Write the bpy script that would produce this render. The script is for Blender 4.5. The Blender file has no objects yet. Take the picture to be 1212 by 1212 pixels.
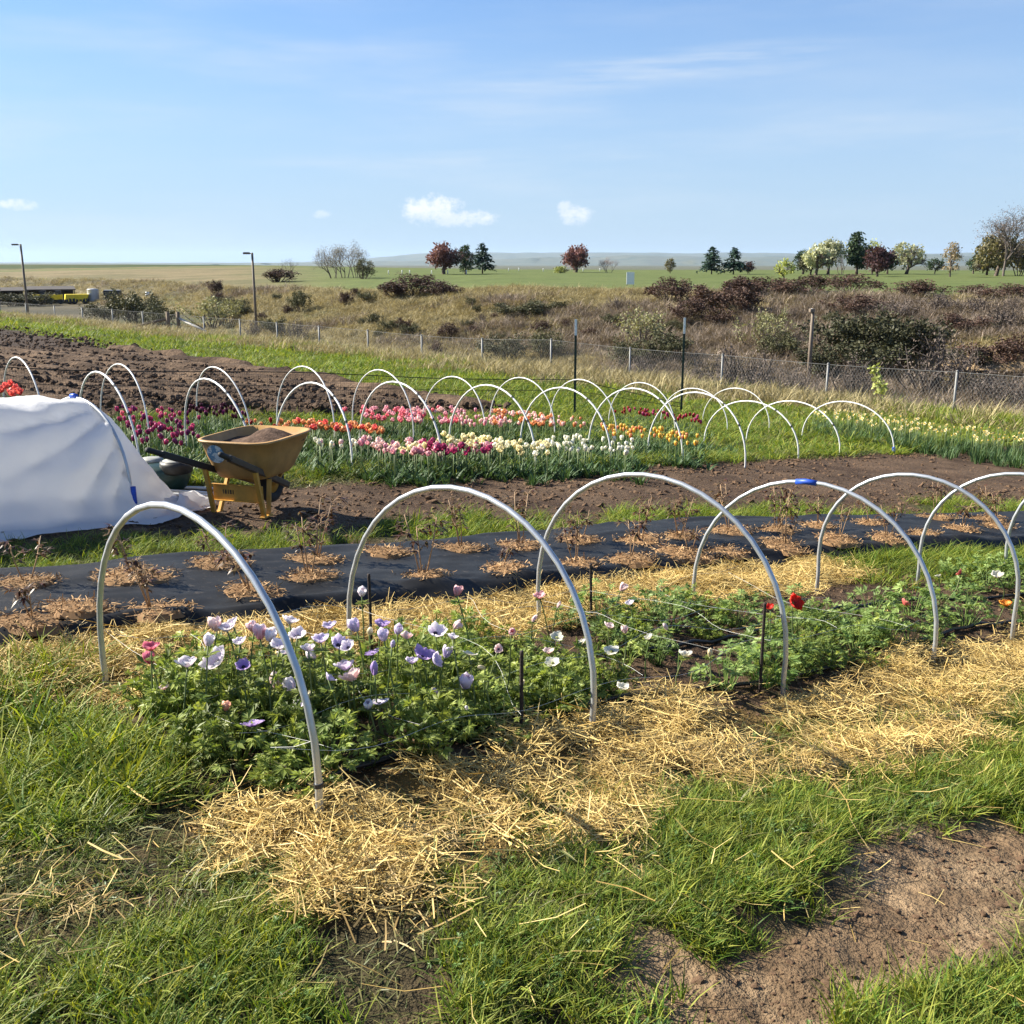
import bpy, math
import numpy as np
from mathutils import Vector, Matrix
R = math.radians
rng = np.random.default_rng(11)
SC = bpy.context.scene
COL = SC.collection

# ------------------------------------------------------------ camera, sky, sun, exposure
CAM_H, PITCH, FPX = 1.75, R(13.6), 1215.0
cam_data = bpy.data.cameras.new('camera')
cam_data.lens, cam_data.sensor_width = 36.09, 36.0
cam_data.clip_start, cam_data.clip_end = 0.05, 40000
cam = bpy.data.objects.new('camera', cam_data); COL.objects.link(cam)
cam.location = (0, 0, CAM_H); cam.rotation_euler = (R(90) - PITCH, 0, 0)
SC.camera = cam

SUN_EL, SUN_DIR_XY = R(34), (-0.956, 0.292)
sund = Vector((SUN_DIR_XY[0] * math.cos(SUN_EL), SUN_DIR_XY[1] * math.cos(SUN_EL), math.sin(SUN_EL)))
world = bpy.data.worlds.new('World'); SC.world = world; world.use_nodes = True
def build_world():
    nt = world.node_tree; N, L = nt.nodes, nt.links; N.clear()
    out = N.new('ShaderNodeOutputWorld'); bg = N.new('ShaderNodeBackground'); bg.inputs[1].default_value = 0.054
    sky = N.new('ShaderNodeTexSky'); sky.sky_type = 'NISHITA'; sky.sun_disc = False
    sky.sun_elevation = SUN_EL; sky.sun_rotation = math.atan2(SUN_DIR_XY[0], SUN_DIR_XY[1])
    sky.altitude = 200; sky.air_density = 1.0; sky.dust_density = 0.2; sky.ozone_density = 2.0
    tc = N.new('ShaderNodeTexCoord')
    def math_(op, a, b=None, clamp=False):
        n = N.new('ShaderNodeMath'); n.operation = op; n.use_clamp = clamp
        for i, q in enumerate((a, b)):
            if q is None: continue
            if isinstance(q, (int, float)): n.inputs[i].default_value = q
            else: L.new(q, n.inputs[i])
        return n.outputs[0]
    def smooth(v, lo, hi):
        n = N.new('ShaderNodeMapRange'); n.interpolation_type = 'SMOOTHSTEP'
        L.new(v, n.inputs[0]); n.inputs[1].default_value = lo; n.inputs[2].default_value = hi
        return n.outputs[0]
    def noise(vec, scale, detail, rough=.55, dist=0.):
        n = N.new('ShaderNodeTexNoise'); L.new(vec, n.inputs['Vector'])
        n.inputs['Scale'].default_value = scale; n.inputs['Detail'].default_value = detail
        n.inputs['Roughness'].default_value = rough; n.inputs['Distortion'].default_value = dist
        return n.outputs[0]
    sep = N.new('ShaderNodeSeparateXYZ'); L.new(tc.outputs['Generated'], sep.inputs[0])
    X, Y, Z = sep.outputs
    az = math_('ARCTAN2', X, Y); el = math_('ARCSINE', Z)
    comb = N.new('ShaderNodeCombineXYZ'); L.new(az, comb.inputs[0]); L.new(el, comb.inputs[1])
    # high streaks of cirrus, drawn out along the azimuth and slightly tilted
    mp = N.new('ShaderNodeMapping'); L.new(comb.outputs[0], mp.inputs[0])
    mp.inputs['Rotation'].default_value = (0, 0, R(-7)); mp.inputs['Scale'].default_value = (1.6, 11, 1)
    c1 = noise(mp.outputs[0], 1.9, 4, .58, 0.)
    c2 = noise(mp.outputs[0], .9, 1, .5, 0.)
    cir = math_('MULTIPLY', smooth(c1, .38, .74), smooth(c2, .30, .62))
    cir = math_('MULTIPLY', cir, smooth(el, -.02, .06))
    # one long wisp and the low cumulus, each at its own bearing and height
    def blob(a0, e0, wa, we, tilt=0.):
        da = math_('SUBTRACT', az, a0); de = math_('SUBTRACT', el, e0)
        de = math_('SUBTRACT', de, math_('MULTIPLY', da, tilt))
        q = math_('ADD', math_('POWER', math_('DIVIDE', da, wa), 2), math_('POWER', math_('DIVIDE', de, we), 2))
        return math_('SUBTRACT', 1, q), de
    w1, _ = blob(.135, .168, .22, .020, .07)
    mp2 = N.new('ShaderNodeMapping'); L.new(comb.outputs[0], mp2.inputs[0])
    mp2.inputs['Rotation'].default_value = (0, 0, R(-5)); mp2.inputs['Scale'].default_value = (3, 42, 1)
    wn = noise(mp2.outputs[0], 1.8, 4, .6, 0.)
    wisp = math_('MULTIPLY', smooth(w1, 0, 1.1), smooth(wn, .34, .72))
    w2, _ = blob(.03, .096, .34, .010, .03)
    wisp2 = math_('MULTIPLY', smooth(w2, 0, 1.2), smooth(wn, .36, .75))
    mp3 = N.new('ShaderNodeMapping'); L.new(comb.outputs[0], mp3.inputs[0]); mp3.inputs['Scale'].default_value = (1, 1.25, 1)
    pn = noise(mp3.outputs[0], 70, 6, .66, 0.)
    cum, shade = None, None
    for a0, e0, wa, we, k in ((-.074, .0485, .034, .0155, 1.), (-.050, .0415, .040, .009, .8), (.060, .0445, .019, .0105, .75), (.050, .051, .008, .007, .55),
                              (-.433, .0485, .017, .0050, .75), (-.458, .0485, .007, .0050, .7), (-.175, .044, .010, .004, .4)):
        b, de = blob(a0, e0, wa, we)
        d = math_('ADD', math_('MULTIPLY', b, .55), math_('MULTIPLY', math_('SUBTRACT', pn, .5), 2.4))
        m = math_('MULTIPLY', smooth(d, -.08, .72), k)
        m = math_('MULTIPLY', m, smooth(b, -.35, .25))
        s = math_('MULTIPLY', m, smooth(de, we * .1, -we * .8))
        cum = m if cum is None else math_('MAXIMUM', cum, m)
        shade = s if shade is None else math_('MAXIMUM', shade, s)
    veil = math_('MULTIPLY', smooth(el, .34, -.02), .86)
    thin = math_('ADD', math_('MULTIPLY', cir, .42), math_('ADD', math_('MULTIPLY', wisp, .55), math_('MULTIPLY', wisp2, .35)), True)
    def mix(f, a, b):
        n = N.new('ShaderNodeMix'); n.data_type = 'RGBA'
        if isinstance(f, float): n.inputs[0].default_value = f
        else: L.new(f, n.inputs[0])
        for i, q in ((6, a), (7, b)):
            if isinstance(q, tuple): n.inputs[i].default_value = q + (1,)
            else: L.new(q, n.inputs[i])
        return n.outputs[2]
    bri = N.new('ShaderNodeMix'); bri.data_type = 'RGBA'; bri.blend_type = 'MULTIPLY'; bri.inputs[0].default_value = 1
    L.new(sky.outputs[0], bri.inputs[6]); bri.inputs[7].default_value = (.60, .84, 1.12, 1)
    c = mix(veil, bri.outputs[2], (3.45, 4.45, 5.70))
    c = mix(thin, c, (5.0, 5.6, 6.3))
    c = mix(cum, c, mix(shade, (6.7, 6.9, 7.2), (5.2, 5.8, 6.9)))
    L.new(c, bg.inputs[0]); L.new(bg.outputs[0], out.inputs[0])
build_world(); world.cycles.sampling_method = 'MANUAL'; world.cycles.sample_map_resolution = 256
sun_d = bpy.data.lights.new('sun', 'SUN'); sun_d.energy = 5.0; sun_d.angle = R(.53); sun_d.color = (1, .93, .79)
sun = bpy.data.objects.new('sun', sun_d); COL.objects.link(sun); sun.location = (-8, 4, 12)
sun.rotation_euler = sund.to_track_quat('Z', 'Y').to_euler()
SC.view_settings.view_transform = 'Standard'; SC.view_settings.look = 'None'
SC.view_settings.exposure = 1.5; SC.view_settings.gamma = 1.0
SC.cycles.max_bounces = 5; SC.cycles.diffuse_bounces = 2; SC.cycles.glossy_bounces = 2
SC.cycles.transmission_bounces = 4; SC.cycles.transparent_max_bounces = 8; SC.cycles.volume_bounces = 0
SC.cycles.use_denoising = True; SC.cycles.use_adaptive_sampling = False

# ------------------------------------------------------------ numbers
def hash2(ix, iy, seed):
    h = (ix.astype(np.int64) * 374761393 + iy.astype(np.int64) * 668265263 + seed * 2147483647) & 0xFFFFFFFF
    h = ((h ^ (h >> 13)) * 1274126177) & 0xFFFFFFFF
    return ((h ^ (h >> 16)) & 0xFFFFFF) / float(0xFFFFFF)
def vnoise(x, y, seed=0):
    x = np.asarray(x, float); y = np.asarray(y, float)
    ix, iy = np.floor(x), np.floor(y); fx, fy = x - ix, y - iy
    fx = fx * fx * (3 - 2 * fx); fy = fy * fy * (3 - 2 * fy)
    a, b = hash2(ix, iy, seed), hash2(ix + 1, iy, seed); c, d = hash2(ix, iy + 1, seed), hash2(ix + 1, iy + 1, seed)
    return (a + (b - a) * fx) * (1 - fy) + (c + (d - c) * fx) * fy
def fbm(x, y, o=4, seed=0):
    s = 0; a = .5; n = 0
    for k in range(o):
        s = s + a * vnoise(x * 2 ** k + 17.3 * k, y * 2 ** k - 9.1 * k, seed + k); n += a; a *= .5
    return s / n
def sst(x, a, b):
    t = np.clip((np.asarray(x, float) - a) / (b - a), 0, 1); return t * t * (3 - 2 * t)
def lerp(a, b, t): return a + (b - a) * t

# ------------------------------------------------------------ terrain
CU, SU = math.cos(R(38)), math.sin(R(38))               # the beds run along u, v is across them
def uv_of(x, y): return x * CU + y * SU, -x * SU + y * CU
def xy_of(u, v): return u * CU - v * SU, u * SU + v * CU
def bend(u, v): return .27 * np.logaddexp(0, (np.minimum(u, 40) - 5.0) * 3) / 3 * (1 - sst(v, 5.3, 7.4))
def w_of(x, y):
    u, v = uv_of(x, y); return u, v + bend(u, v)
def xy_w(u, w):
    v = np.asarray(w, float) + 0.
    for _ in range(6): v = w - bend(u, v)
    return xy_of(u, v)
def s_of(x, y): return 22 - (x * .728 + y * .686)       # metres before the chain link fence
SK = [-40, 0, 9.9, 15, 17.7, 20.7, 22, 24, 40]; ZK = [-4.2, -1.45, -.68, -.25, -.03, .28, .40, .52, .9]
AZ = [-180, -60, -30, -26, -20, -14, -7, 0, 7, 14, 20, 26, 35, 60, 180]
RB = [260, 260, 245, 236, 185, 100, 75, 65, 60, 56, 53, 50, 48, 48, 48]
RC = [310, 310, 295, 282, 230, 155, 120, 106, 98, 92, 88, 85, 82, 80, 80]
ZB = [-5.5, -5.5, -5.5, -5.4, -5.2, -4.8, -4.6, -4.5, -4.5, -4.5, -4.4, -4.4, -4.4, -4.4, -4.4]
ZC = [-1.6, -1.6, -1.6, -1.6, -1.7, -1.7, -1.2, -.7, -.8, -.9, -.7, -.6, -.6, -.6, -.6]
RP = [450, 450, 450, 450, 420, 380, 330, 320, 320, 320, 320, 320, 320, 320, 320]
ZP = [1.5, 1.5, 1.5, 1.5, 1.45, 1.25, .55, 0, -.1, -.1, -.1, -.1, -.1, -.1, -.1]
def tz0(x, y):
    x = np.asarray(x, float); y = np.asarray(y, float)
    s = s_of(x, y); zn = np.interp(s, SK, ZK)
    r = np.hypot(x, y); a = np.degrees(np.arctan2(x, y))
    rb, rc, rp = np.interp(a, AZ, RB), np.interp(a, AZ, RC), np.interp(a, AZ, RP)
    zb, zc, zp = np.interp(a, AZ, ZB), np.interp(a, AZ, ZC), np.interp(a, AZ, ZP)
    nb = fbm(x / 14, y / 14, 3, 5) - .5
    t = np.clip((r - rb * (1 + .12 * nb)) / (rc - rb), 0, 1); t = t ** .8
    z = lerp(zb, zc, t * t * (3 - 2 * t) * .6 + t * .4)
    z = z + nb * 1.6 * sst(t, 0, .3) * (1 - sst(t, .75, 1)) + (fbm(x / 4, y / 4, 3, 9) - .5) * .8 * sst(t, .02, .2) * (1 - sst(t, .85, 1))
    z = z + (zp - zc) * np.clip((r - rc) / (rp - rc), 0, 1)
    z = z - 14 * sst(r, rp, rp + 400)
    m = sst(-s, -2, 20)
    return lerp(zn, z, m)
def tz(x, y):
    z = tz0(x, y)
    u, w = w_of(x, y); r = np.hypot(x, y); near = 1 - sst(r, 16, 30)
    d = (fbm(x / .35, y / .35, 3, 21) - .5) * .035 + (fbm(x / 1.4, y / 1.4, 2, 22) - .5) * .07
    bedm = sst(w, 2.2, 2.45) * (1 - sst(w, 3.45, 3.6)) * sst(u, .9, 1.3)
    pathm = sst(w, .92, 1.08) * (1 - sst(w, 1.3, 1.44)) * sst(u, .8, 1.4)
    strawm = sst(w, 3.5, 3.65) * (1 - sst(w, 3.9, 4.05))
    d = d + bedm * .035 - pathm * .03 + strawm * .03
    d = d + (fbm(x / .09, y / .09, 3, 23) - .5) * .034 * (pathm + bedm + .4 * sst(w, 5.9, 6.1) * (1 - sst(w, 7.4, 7.6)))
    far = sst(r, 20, 40) * (1 - sst(r, 300, 500)) * (fbm(x / 6, y / 6, 3, 31) - .5) * .22
    return z + d * near + far
def T(x, y): return float(tz(np.array([x]), np.array([y]))[0])
# pixel of the photograph -> ray -> place on the terrain (or dz above it)
def ray(px, py):
    a, b = (px - 606) / FPX, (606 - py) / FPX
    return np.array((a, math.cos(PITCH) + b * math.sin(PITCH), -math.sin(PITCH) + b * math.cos(PITCH)))
TS = .5 * 1.006 ** np.arange(1150)
def G(px, py, dz=0.):
    d = ray(px, py); z = CAM_H + d[2] * TS - tz(d[0] * TS, d[1] * TS) - dz
    i = int(np.argmax(z < 0)); i = max(i, 1)
    t = TS[i - 1] + (TS[i] - TS[i - 1]) * z[i - 1] / (z[i - 1] - z[i] + 1e-9)
    return float(d[0] * t), float(d[1] * t)
def far_at(px, py, dist):
    d = ray(px, py); k = dist / math.hypot(d[0], d[1]); x, y = d[0] * k, d[1] * k
    return x, y, T(x, y)
def z_at(px, py, x, y):                                  # height seen at that pixel over the spot x, y
    d = ray(px, py); return CAM_H + d[2] * (math.hypot(x, y) / math.hypot(d[0], d[1]))

# ------------------------------------------------------------ mesh helpers
class MB:
    def __init__(s): s.V, s.A, s.F, s.M, s.n = [], [], [], [], 0
    def add(s, v, f, rnd=0., mat=0):
        v = np.asarray(v, float).reshape(-1, 3); s.V.append(v)
        a = np.empty(len(v)); a[:] = rnd; s.A.append(a)
        if isinstance(f, np.ndarray): fs = [f + s.n]
        else:
            by = {}
            for q in f: by.setdefault(len(q), []).append(q)
            fs = [np.array(q) + s.n for q in by.values()]
        for q in fs: s.F.append(q); s.M.append(np.full(len(q), mat))
        s.n += len(v); return s
    def mesh(s, name, mats, smooth=False):
        me = bpy.data.meshes.new(name)
        v = np.concatenate(s.V); li = np.concatenate([q.ravel() for q in s.F])
        tot = np.concatenate([np.full(len(q), q.shape[1]) for q in s.F]); st = np.concatenate(([0], np.cumsum(tot)[:-1]))
        me.vertices.add(len(v)); me.vertices.foreach_set('co', v.ravel())
        me.loops.add(len(li)); me.loops.foreach_set('vertex_index', li.astype(np.int32))
        me.polygons.add(len(tot)); me.polygons.foreach_set('loop_start', st.astype(np.int32))
        mi = np.concatenate(s.M)
        me.update(calc_edges=True)
        me.polygons.foreach_set('material_index', mi.astype(np.int32))
        me.polygons.foreach_set('use_smooth', np.full(len(tot), smooth))
        at = me.attributes.new('rnd', 'FLOAT', 'POINT'); at.data.foreach_set('value', np.concatenate(s.A))
        for m in (mats if isinstance(mats, (list, tuple)) else [mats]): me.materials.append(m)
        me.validate(); return me
    def build(s, name, mats, parent=None, smooth=False, loc=None):
        return ob(name, s.mesh(name, mats, smooth), parent, loc)
def ob(name, data, parent=None, loc=None, rot=None, scale=None):
    o = bpy.data.objects.new(name, data); COL.objects.link(o)
    if parent is not None: o.parent = parent
    if loc is not None: o.location = loc
    if rot is not None: o.rotation_euler = rot if hasattr(rot, '__len__') else (0, 0, rot)
    if scale is not None: o.scale = scale if hasattr(scale, '__len__') else (scale,) * 3
    return o
def tag(o, label=None, cat=None, group=None, kind=None):
    for k, q in (('label', label), ('category', cat), ('group', group), ('kind', kind)):
        if q: o[k] = q
    return o
def thing(name, label, cat, loc=(0, 0, 0), rz=0., group=None):
    o = ob(name, None, None, loc, rz); o.empty_display_size = .1
    return tag(o, label, cat, group)
def copy_tree(o, parent=None):
    c = o.copy(); COL.objects.link(c); c.parent = parent
    for ch in o.children: copy_tree(ch, c)
    return c
def tube(pts, rad, n=8, cap=True):
    p = np.asarray(pts, float); m = len(p); rad = np.broadcast_to(np.asarray(rad, float), (m,))
    tan = np.gradient(p, axis=0); tan /= np.linalg.norm(tan, axis=1)[:, None] + 1e-12
    ref = np.array((0, 0, 1.)) if abs(tan[0][2]) < .9 else np.array((1., 0, 0))
    V = []; nrm = np.cross(tan[0], ref); nrm /= np.linalg.norm(nrm)
    for i in range(m):
        nrm = nrm - tan[i] * np.dot(nrm, tan[i]); nrm /= np.linalg.norm(nrm) + 1e-12
        bi = np.cross(tan[i], nrm); a = np.arange(n) * 2 * math.pi / n
        V.append(p[i] + rad[i] * (np.cos(a)[:, None] * nrm + np.sin(a)[:, None] * bi))
    V = np.concatenate(V); F = []
    for i in range(m - 1):
        for j in range(n):
            k = (j + 1) % n; F.append((i * n + j, i * n + k, (i + 1) * n + k, (i + 1) * n + j))
    if cap: F.append(tuple(range(n))[::-1]); F.append(tuple((m - 1) * n + j for j in range(n)))
    return V, F
def box(c, sx, sy, sz, rot=None):
    v = np.array([(x, y, z) for x in (-.5, .5) for y in (-.5, .5) for z in (-.5, .5)]) * (sx, sy, sz)
    if rot is not None: v = v @ np.array(rot).T
    return v + np.asarray(c, float), [(0, 1, 3, 2), (4, 6, 7, 5), (0, 4, 5, 1), (2, 3, 7, 6), (0, 2, 6, 4), (1, 5, 7, 3)]
def bar(a, b, w, h, up=(0, 0, 1)):
    a, b = np.asarray(a, float), np.asarray(b, float); d = b - a; l = np.linalg.norm(d); d /= l
    s = np.cross(d, up); s /= np.linalg.norm(s) + 1e-9; t = np.cross(s, d)
    return box((a + b) / 2, l, w, h, np.stack([d, s, t], 1))
def bevel(o, w=.004, seg=2):
    m = o.modifiers.new('bevel', 'BEVEL'); m.width = w; m.segments = seg; m.limit_method = 'ANGLE'
    return o
def lathe(prof, n=20, cap=True):
    a = np.arange(n) * 2 * math.pi / n; V = []; F = []
    for r, z in prof: V += [(r * math.cos(q), r * math.sin(q), z) for q in a]
    for i in range(len(prof) - 1):
        for j in range(n):
            k = (j + 1) % n; F.append((i * n + j, i * n + k, (i + 1) * n + k, (i + 1) * n + j))
    if cap: F.append(tuple(range(n))[::-1]); F.append(tuple((len(prof) - 1) * n + j for j in range(n)))
    return np.array(V), F
def strips(base, dirv, side, L, W, curve, ts=(0, .4, .75, 1), taper=(1, .9, .6, 0.)):
    """N blades at once: base, dirv (growth direction), side, curve are (N,3); L, W are (N,)"""
    N = len(base); V = []
    for t, k in zip(ts, taper):
        c = base + dirv * (L * t)[:, None] + curve * (L * t * t)[:, None]
        if k > 0: V += [c - side * (W * k / 2)[:, None], c + side * (W * k / 2)[:, None]]
        else: V.append(c)
    m = len(V); V = np.stack(V, 1).reshape(-1, 3); o = (np.arange(N) * m)[:, None]; Q = []; Tn = None
    for i in range(len(ts) - 1):
        if taper[i + 1] > 0: Q.append(o + np.array([2 * i, 2 * i + 1, 2 * i + 3, 2 * i + 2]))
        else: Tn = o + np.array([2 * i, 2 * i + 1, 2 * i + 2])
    return V, (np.concatenate(Q) if Q else None), Tn, m
def add_strips(mb, *a, rnd=None, mat=0, **k):
    V, Q, Tn, m = strips(*a, **k); N = len(a[0])
    if rnd is None: rnd = rng.random(N)
    n0 = mb.n; mb.V.append(V); mb.A.append(np.repeat(rnd, m)); mb.n += len(V)
    for f in (Q, Tn):
        if f is not None: mb.F.append(f + n0); mb.M.append(np.full(len(f), mat))
def unit(v): return v / (np.linalg.norm(v, axis=-1, keepdims=True) + 1e-9)

# ------------------------------------------------------------ materials
MATS = {}
def new_mat(name):
    m = bpy.data.materials.new(name); m.use_nodes = True; nt = m.node_tree
    b = nt.nodes['Principled BSDF']; MATS[name] = m
    return m, nt, nt.nodes, nt.links, b
def ramp_mix(nt, f, a, b):
    n = nt.nodes.new('ShaderNodeMix'); n.data_type = 'RGBA'
    if hasattr(f, 'links'): nt.links.new(f, n.inputs[0])
    else: n.inputs[0].default_value = f
    for i, q in ((6, a), (7, b)):
        if hasattr(q, 'links'): nt.links.new(q, n.inputs[i])
        else: n.inputs[i].default_value = tuple(q) + (1,)
    return n.outputs[2]
def nnoise(nt, scale, detail=4, rough=.6, coord='Object', stretch=None):
    tc = nt.nodes.new('ShaderNodeTexCoord'); n = nt.nodes.new('ShaderNodeTexNoise')
    v = tc.outputs[coord]
    if stretch:
        mp = nt.nodes.new('ShaderNodeMapping'); nt.links.new(v, mp.inputs[0]); mp.inputs['Scale'].default_value = stretch; v = mp.outputs[0]
    nt.links.new(v, n.inputs['Vector']); n.inputs['Scale'].default_value = scale
    n.inputs['Detail'].default_value = detail; n.inputs['Roughness'].default_value = rough
    return n.outputs[0]
def mrange(nt, v, a, b, c=0., d=1.):
    n = nt.nodes.new('ShaderNodeMapRange'); nt.links.new(v, n.inputs[0])
    for i, q in zip((1, 2, 3, 4), (a, b, c, d)): n.inputs[i].default_value = q
    return n.outputs[0]
def add_bump(nt, b, h, strength=.5, dist=.02):
    n = nt.nodes.new('ShaderNodeBump'); n.inputs['Strength'].default_value = strength; n.inputs['Distance'].default_value = dist
    nt.links.new(h, n.inputs['Height']); nt.links.new(n.outputs[0], b.inputs['Normal']); return n
def mat_plain(name, col, rough=.6, metal=0., var=.25, scale=8., bump=0., bscale=60, spec=None, coord='Object'):
    m, nt, N, L, b = new_mat(name)
    h = nnoise(nt, scale, 5, .6, coord)
    c2 = tuple(q * (1 - var) for q in col); c1 = tuple(min(1, q * (1 + var)) for q in col)
    L.new(ramp_mix(nt, mrange(nt, h, .3, .7), c2, c1), b.inputs['Base Color'])
    b.inputs['Roughness'].default_value = rough; b.inputs['Metallic'].default_value = metal
    if spec is not None: b.inputs['Specular IOR Level'].default_value = spec
    if bump: add_bump(nt, b, nnoise(nt, bscale, 5, .65, coord), bump, .01)
    return m
def mat_leaf(name, c1, c2, trans=.3, rough=.55, objvar=.35, spec=.3, tcol=None):
    """c1..c2 along the attribute rnd (one value per blade or leaf), varied a little per plant"""
    m, nt, N, L, b = new_mat(name)
    at = N.new('ShaderNodeAttribute'); at.attribute_name = 'rnd'
    oi = N.new('ShaderNodeObjectInfo')
    c = ramp_mix(nt, at.outputs['Fac'], c1, c2)
    hs = N.new('ShaderNodeHueSaturation'); L.new(c, hs.inputs['Color'])
    L.new(mrange(nt, oi.outputs['Random'], 0, 1, 1 - objvar, 1 + objvar), hs.inputs['Value'])
    L.new(hs.outputs[0], b.inputs['Base Color']); b.inputs['Roughness'].default_value = rough
    b.inputs['Specular IOR Level'].default_value = spec
    if trans:
        tr = N.new('ShaderNodeBsdfTranslucent'); mx = N.new('ShaderNodeMixShader'); mx.inputs[0].default_value = trans
        g = N.new('ShaderNodeMix'); g.data_type = 'RGBA'; g.blend_type = 'MULTIPLY'; g.inputs[0].default_value = 1
        L.new(hs.outputs[0], g.inputs[6]); g.inputs[7].default_value = (tcol or (1.25, 1.2, .7)) + (1,)
        L.new(g.outputs[2], tr.inputs[0]); L.new(b.outputs[0], mx.inputs[1]); L.new(tr.outputs[0], mx.inputs[2])
        L.new(mx.outputs[0], N['Material Output'].inputs[0])
    return m

# ------------------------------------------------------------ geometry-node scatter for what nobody could count
def scatter(name, P, rot, scl, variants, idx=None, label=None, cat=None):
    P = np.asarray(P, float); n = len(P)
    src = bpy.data.collections.new(name + '_source')
    for k, me in enumerate(variants):
        o = bpy.data.objects.new('%s_piece_%02d' % (name, k), me); src.objects.link(o)
    me = bpy.data.meshes.new(name); me.vertices.add(n); me.vertices.foreach_set('co', P.ravel())
    a = me.attributes.new('rot', 'FLOAT_VECTOR', 'POINT'); a.data.foreach_set('vector', np.asarray(rot, float).ravel())
    a = me.attributes.new('scl', 'FLOAT_VECTOR', 'POINT'); a.data.foreach_set('vector', np.asarray(scl, float).ravel())
    a = me.attributes.new('idx', 'INT', 'POINT')
    a.data.foreach_set('value', (rng.integers(0, len(variants), n) if idx is None else idx).astype(np.int32))
    o = ob(name, me)
    g = bpy.data.node_groups.new(name, 'GeometryNodeTree')
    g.interface.new_socket('Geometry', in_out='INPUT', socket_type='NodeSocketGeometry')
    g.interface.new_socket('Geometry', in_out='OUTPUT', socket_type='NodeSocketGeometry')
    N, L = g.nodes, g.links; gi, go = N.new('NodeGroupInput'), N.new('NodeGroupOutput')
    ip = N.new('GeometryNodeInstanceOnPoints'); ci = N.new('GeometryNodeCollectionInfo')
    ci.inputs[0].default_value = src; ci.inputs[1].default_value = True; ci.inputs[2].default_value = True
    def attr(nm, ty):
        q = N.new('GeometryNodeInputNamedAttribute'); q.data_type = ty; q.inputs[0].default_value = nm
        return q.outputs[0]
    L.new(gi.outputs[0], ip.inputs['Points']); L.new(ci.outputs[0], ip.inputs['Instance'])
    ip.inputs['Pick Instance'].default_value = True
    L.new(attr('idx', 'INT'), ip.inputs['Instance Index']); L.new(attr('rot', 'FLOAT_VECTOR'), ip.inputs['Rotation'])
    L.new(attr('scl', 'FLOAT_VECTOR'), ip.inputs['Scale']); L.new(ip.outputs[0], go.inputs[0])
    md = o.modifiers.new('scatter', 'NODES'); md.node_group = g
    return tag(o, label, cat, None, 'stuff')
def rotz(n, tilt=.12):
    r = np.zeros((n, 3)); r[:, 2] = rng.random(n) * 6.283; r[:, :2] = rng.normal(0, tilt, (n, 2)); return r
def sc3(n, lo, hi, zl=.8, zh=1.2):
    s = rng.uniform(lo, hi, n); return np.stack([s, s, s * rng.uniform(zl, zh, n)], 1)
def in_view(x, y, m=31.): return (np.abs(np.degrees(np.arctan2(x, y + .6))) < m) & (y > .9)
# ------------------------------------------------------------ what grows or lies where (world metres, beds along u)
def band(w, a, b, e=.08): return sst(w, a - e, a + e) * (1 - sst(w, b - e, b + e))
def zones(x, y):
    x = np.asarray(x, float); y = np.asarray(y, float)
    u, w = w_of(x, y); s = s_of(x, y); r = np.hypot(x, y); a = np.degrees(np.arctan2(x, y))
    n1 = fbm(x / .55, y / .55, 3, 41) - .5; n2 = fbm(x / .16, y / .16, 2, 42) - .5; n3 = fbm(x / 2.5, y / 2.5, 3, 43)
    wn = w + n1 * .36 + n2 * .18; un = u + n1 * .5 + n2 * .2
    Z = {}
    Z['path'] = band(wn, .99, 1.40, .05) * sst(un, 1.12, 1.38)
    Z['straw'] = np.maximum(band(wn, 1.77, 2.36, .06) * sst(un + .55 * (w - 2.1), .72, 1.0) * 1.0,
                            band(wn, 3.50, 4.05, .05) * sst(un, -2, -1) * (1 - sst(un, 5.2, 6.0)))
    Z['straw'] = np.maximum(Z['straw'], .40 * band(wn, 1.35, 2.5, .15) * (1 - sst(un, .7, 1.0)) * sst(n3 + n1 * .8, .50, .66))
    Z['bed'] = band(wn, 2.30, 3.55, .05) * sst(un, .92, 1.1)
    Z['fabric'] = band(w, 3.98, 5.27, .03)
    edge = band(wn, 5.22, 6.0, .1)
    Z['dirt'] = np.maximum(band(wn, 5.9, 7.72, .12), edge * sst(n3 + n1, .52, .66) * .9)
    Z['plow'] = sst(wn, 12.5, 12.8) * (1 - sst(u + (fbm(x / 2.2, y / 2.2, 3, 41) - .5) * -1.3, 9.4, 9.9)) * (1 - sst(w, 60, 64))
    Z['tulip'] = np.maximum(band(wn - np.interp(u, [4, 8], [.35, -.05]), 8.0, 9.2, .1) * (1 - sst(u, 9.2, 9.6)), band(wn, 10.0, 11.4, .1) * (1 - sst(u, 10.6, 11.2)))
    Z['tuliprow_soil'] = band(wn, 7.95, 9.0, .1) * sst(u, 9.3, 9.7) * (1 - sst(u, 12.2, 12.8)) * .6
    bare = np.maximum.reduce([Z['path'], Z['straw'], Z['bed'], Z['fabric'], Z['dirt'], Z['plow'], Z['tuliprow_soil']])
    field = sst(s, -1.5, 2.5)
    Z['grass'] = (1 - bare) * field
    Z['fencedry'] = band(s + n1 * 2, -1.5, 3.0, 1.0) * sst(r, 14, 20)
    rb, rc, rp = np.interp(a, AZ, RB), np.interp(a, AZ, RC), np.interp(a, AZ, RP)
    t = (r - rb) / (rc - rb)
    nn = fbm(x / 9, y / 9, 4, 51) - .5
    Z['floor'] = (1 - field) * (1 - sst(t + nn * .3, -.05, .06))
    Z['bank'] = (1 - field) * sst(t + nn * .3, -.05, .06) * (1 - sst(t + nn * .5, .96, 1.05))
    Z['plateau'] = (1 - field) * sst(t + nn * .5, .96, 1.05)
    Z.update(u=u, w=w, s=s, r=r, a=a, n1=n1, n2=n2, n3=n3, t=t)
    return Z
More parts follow.
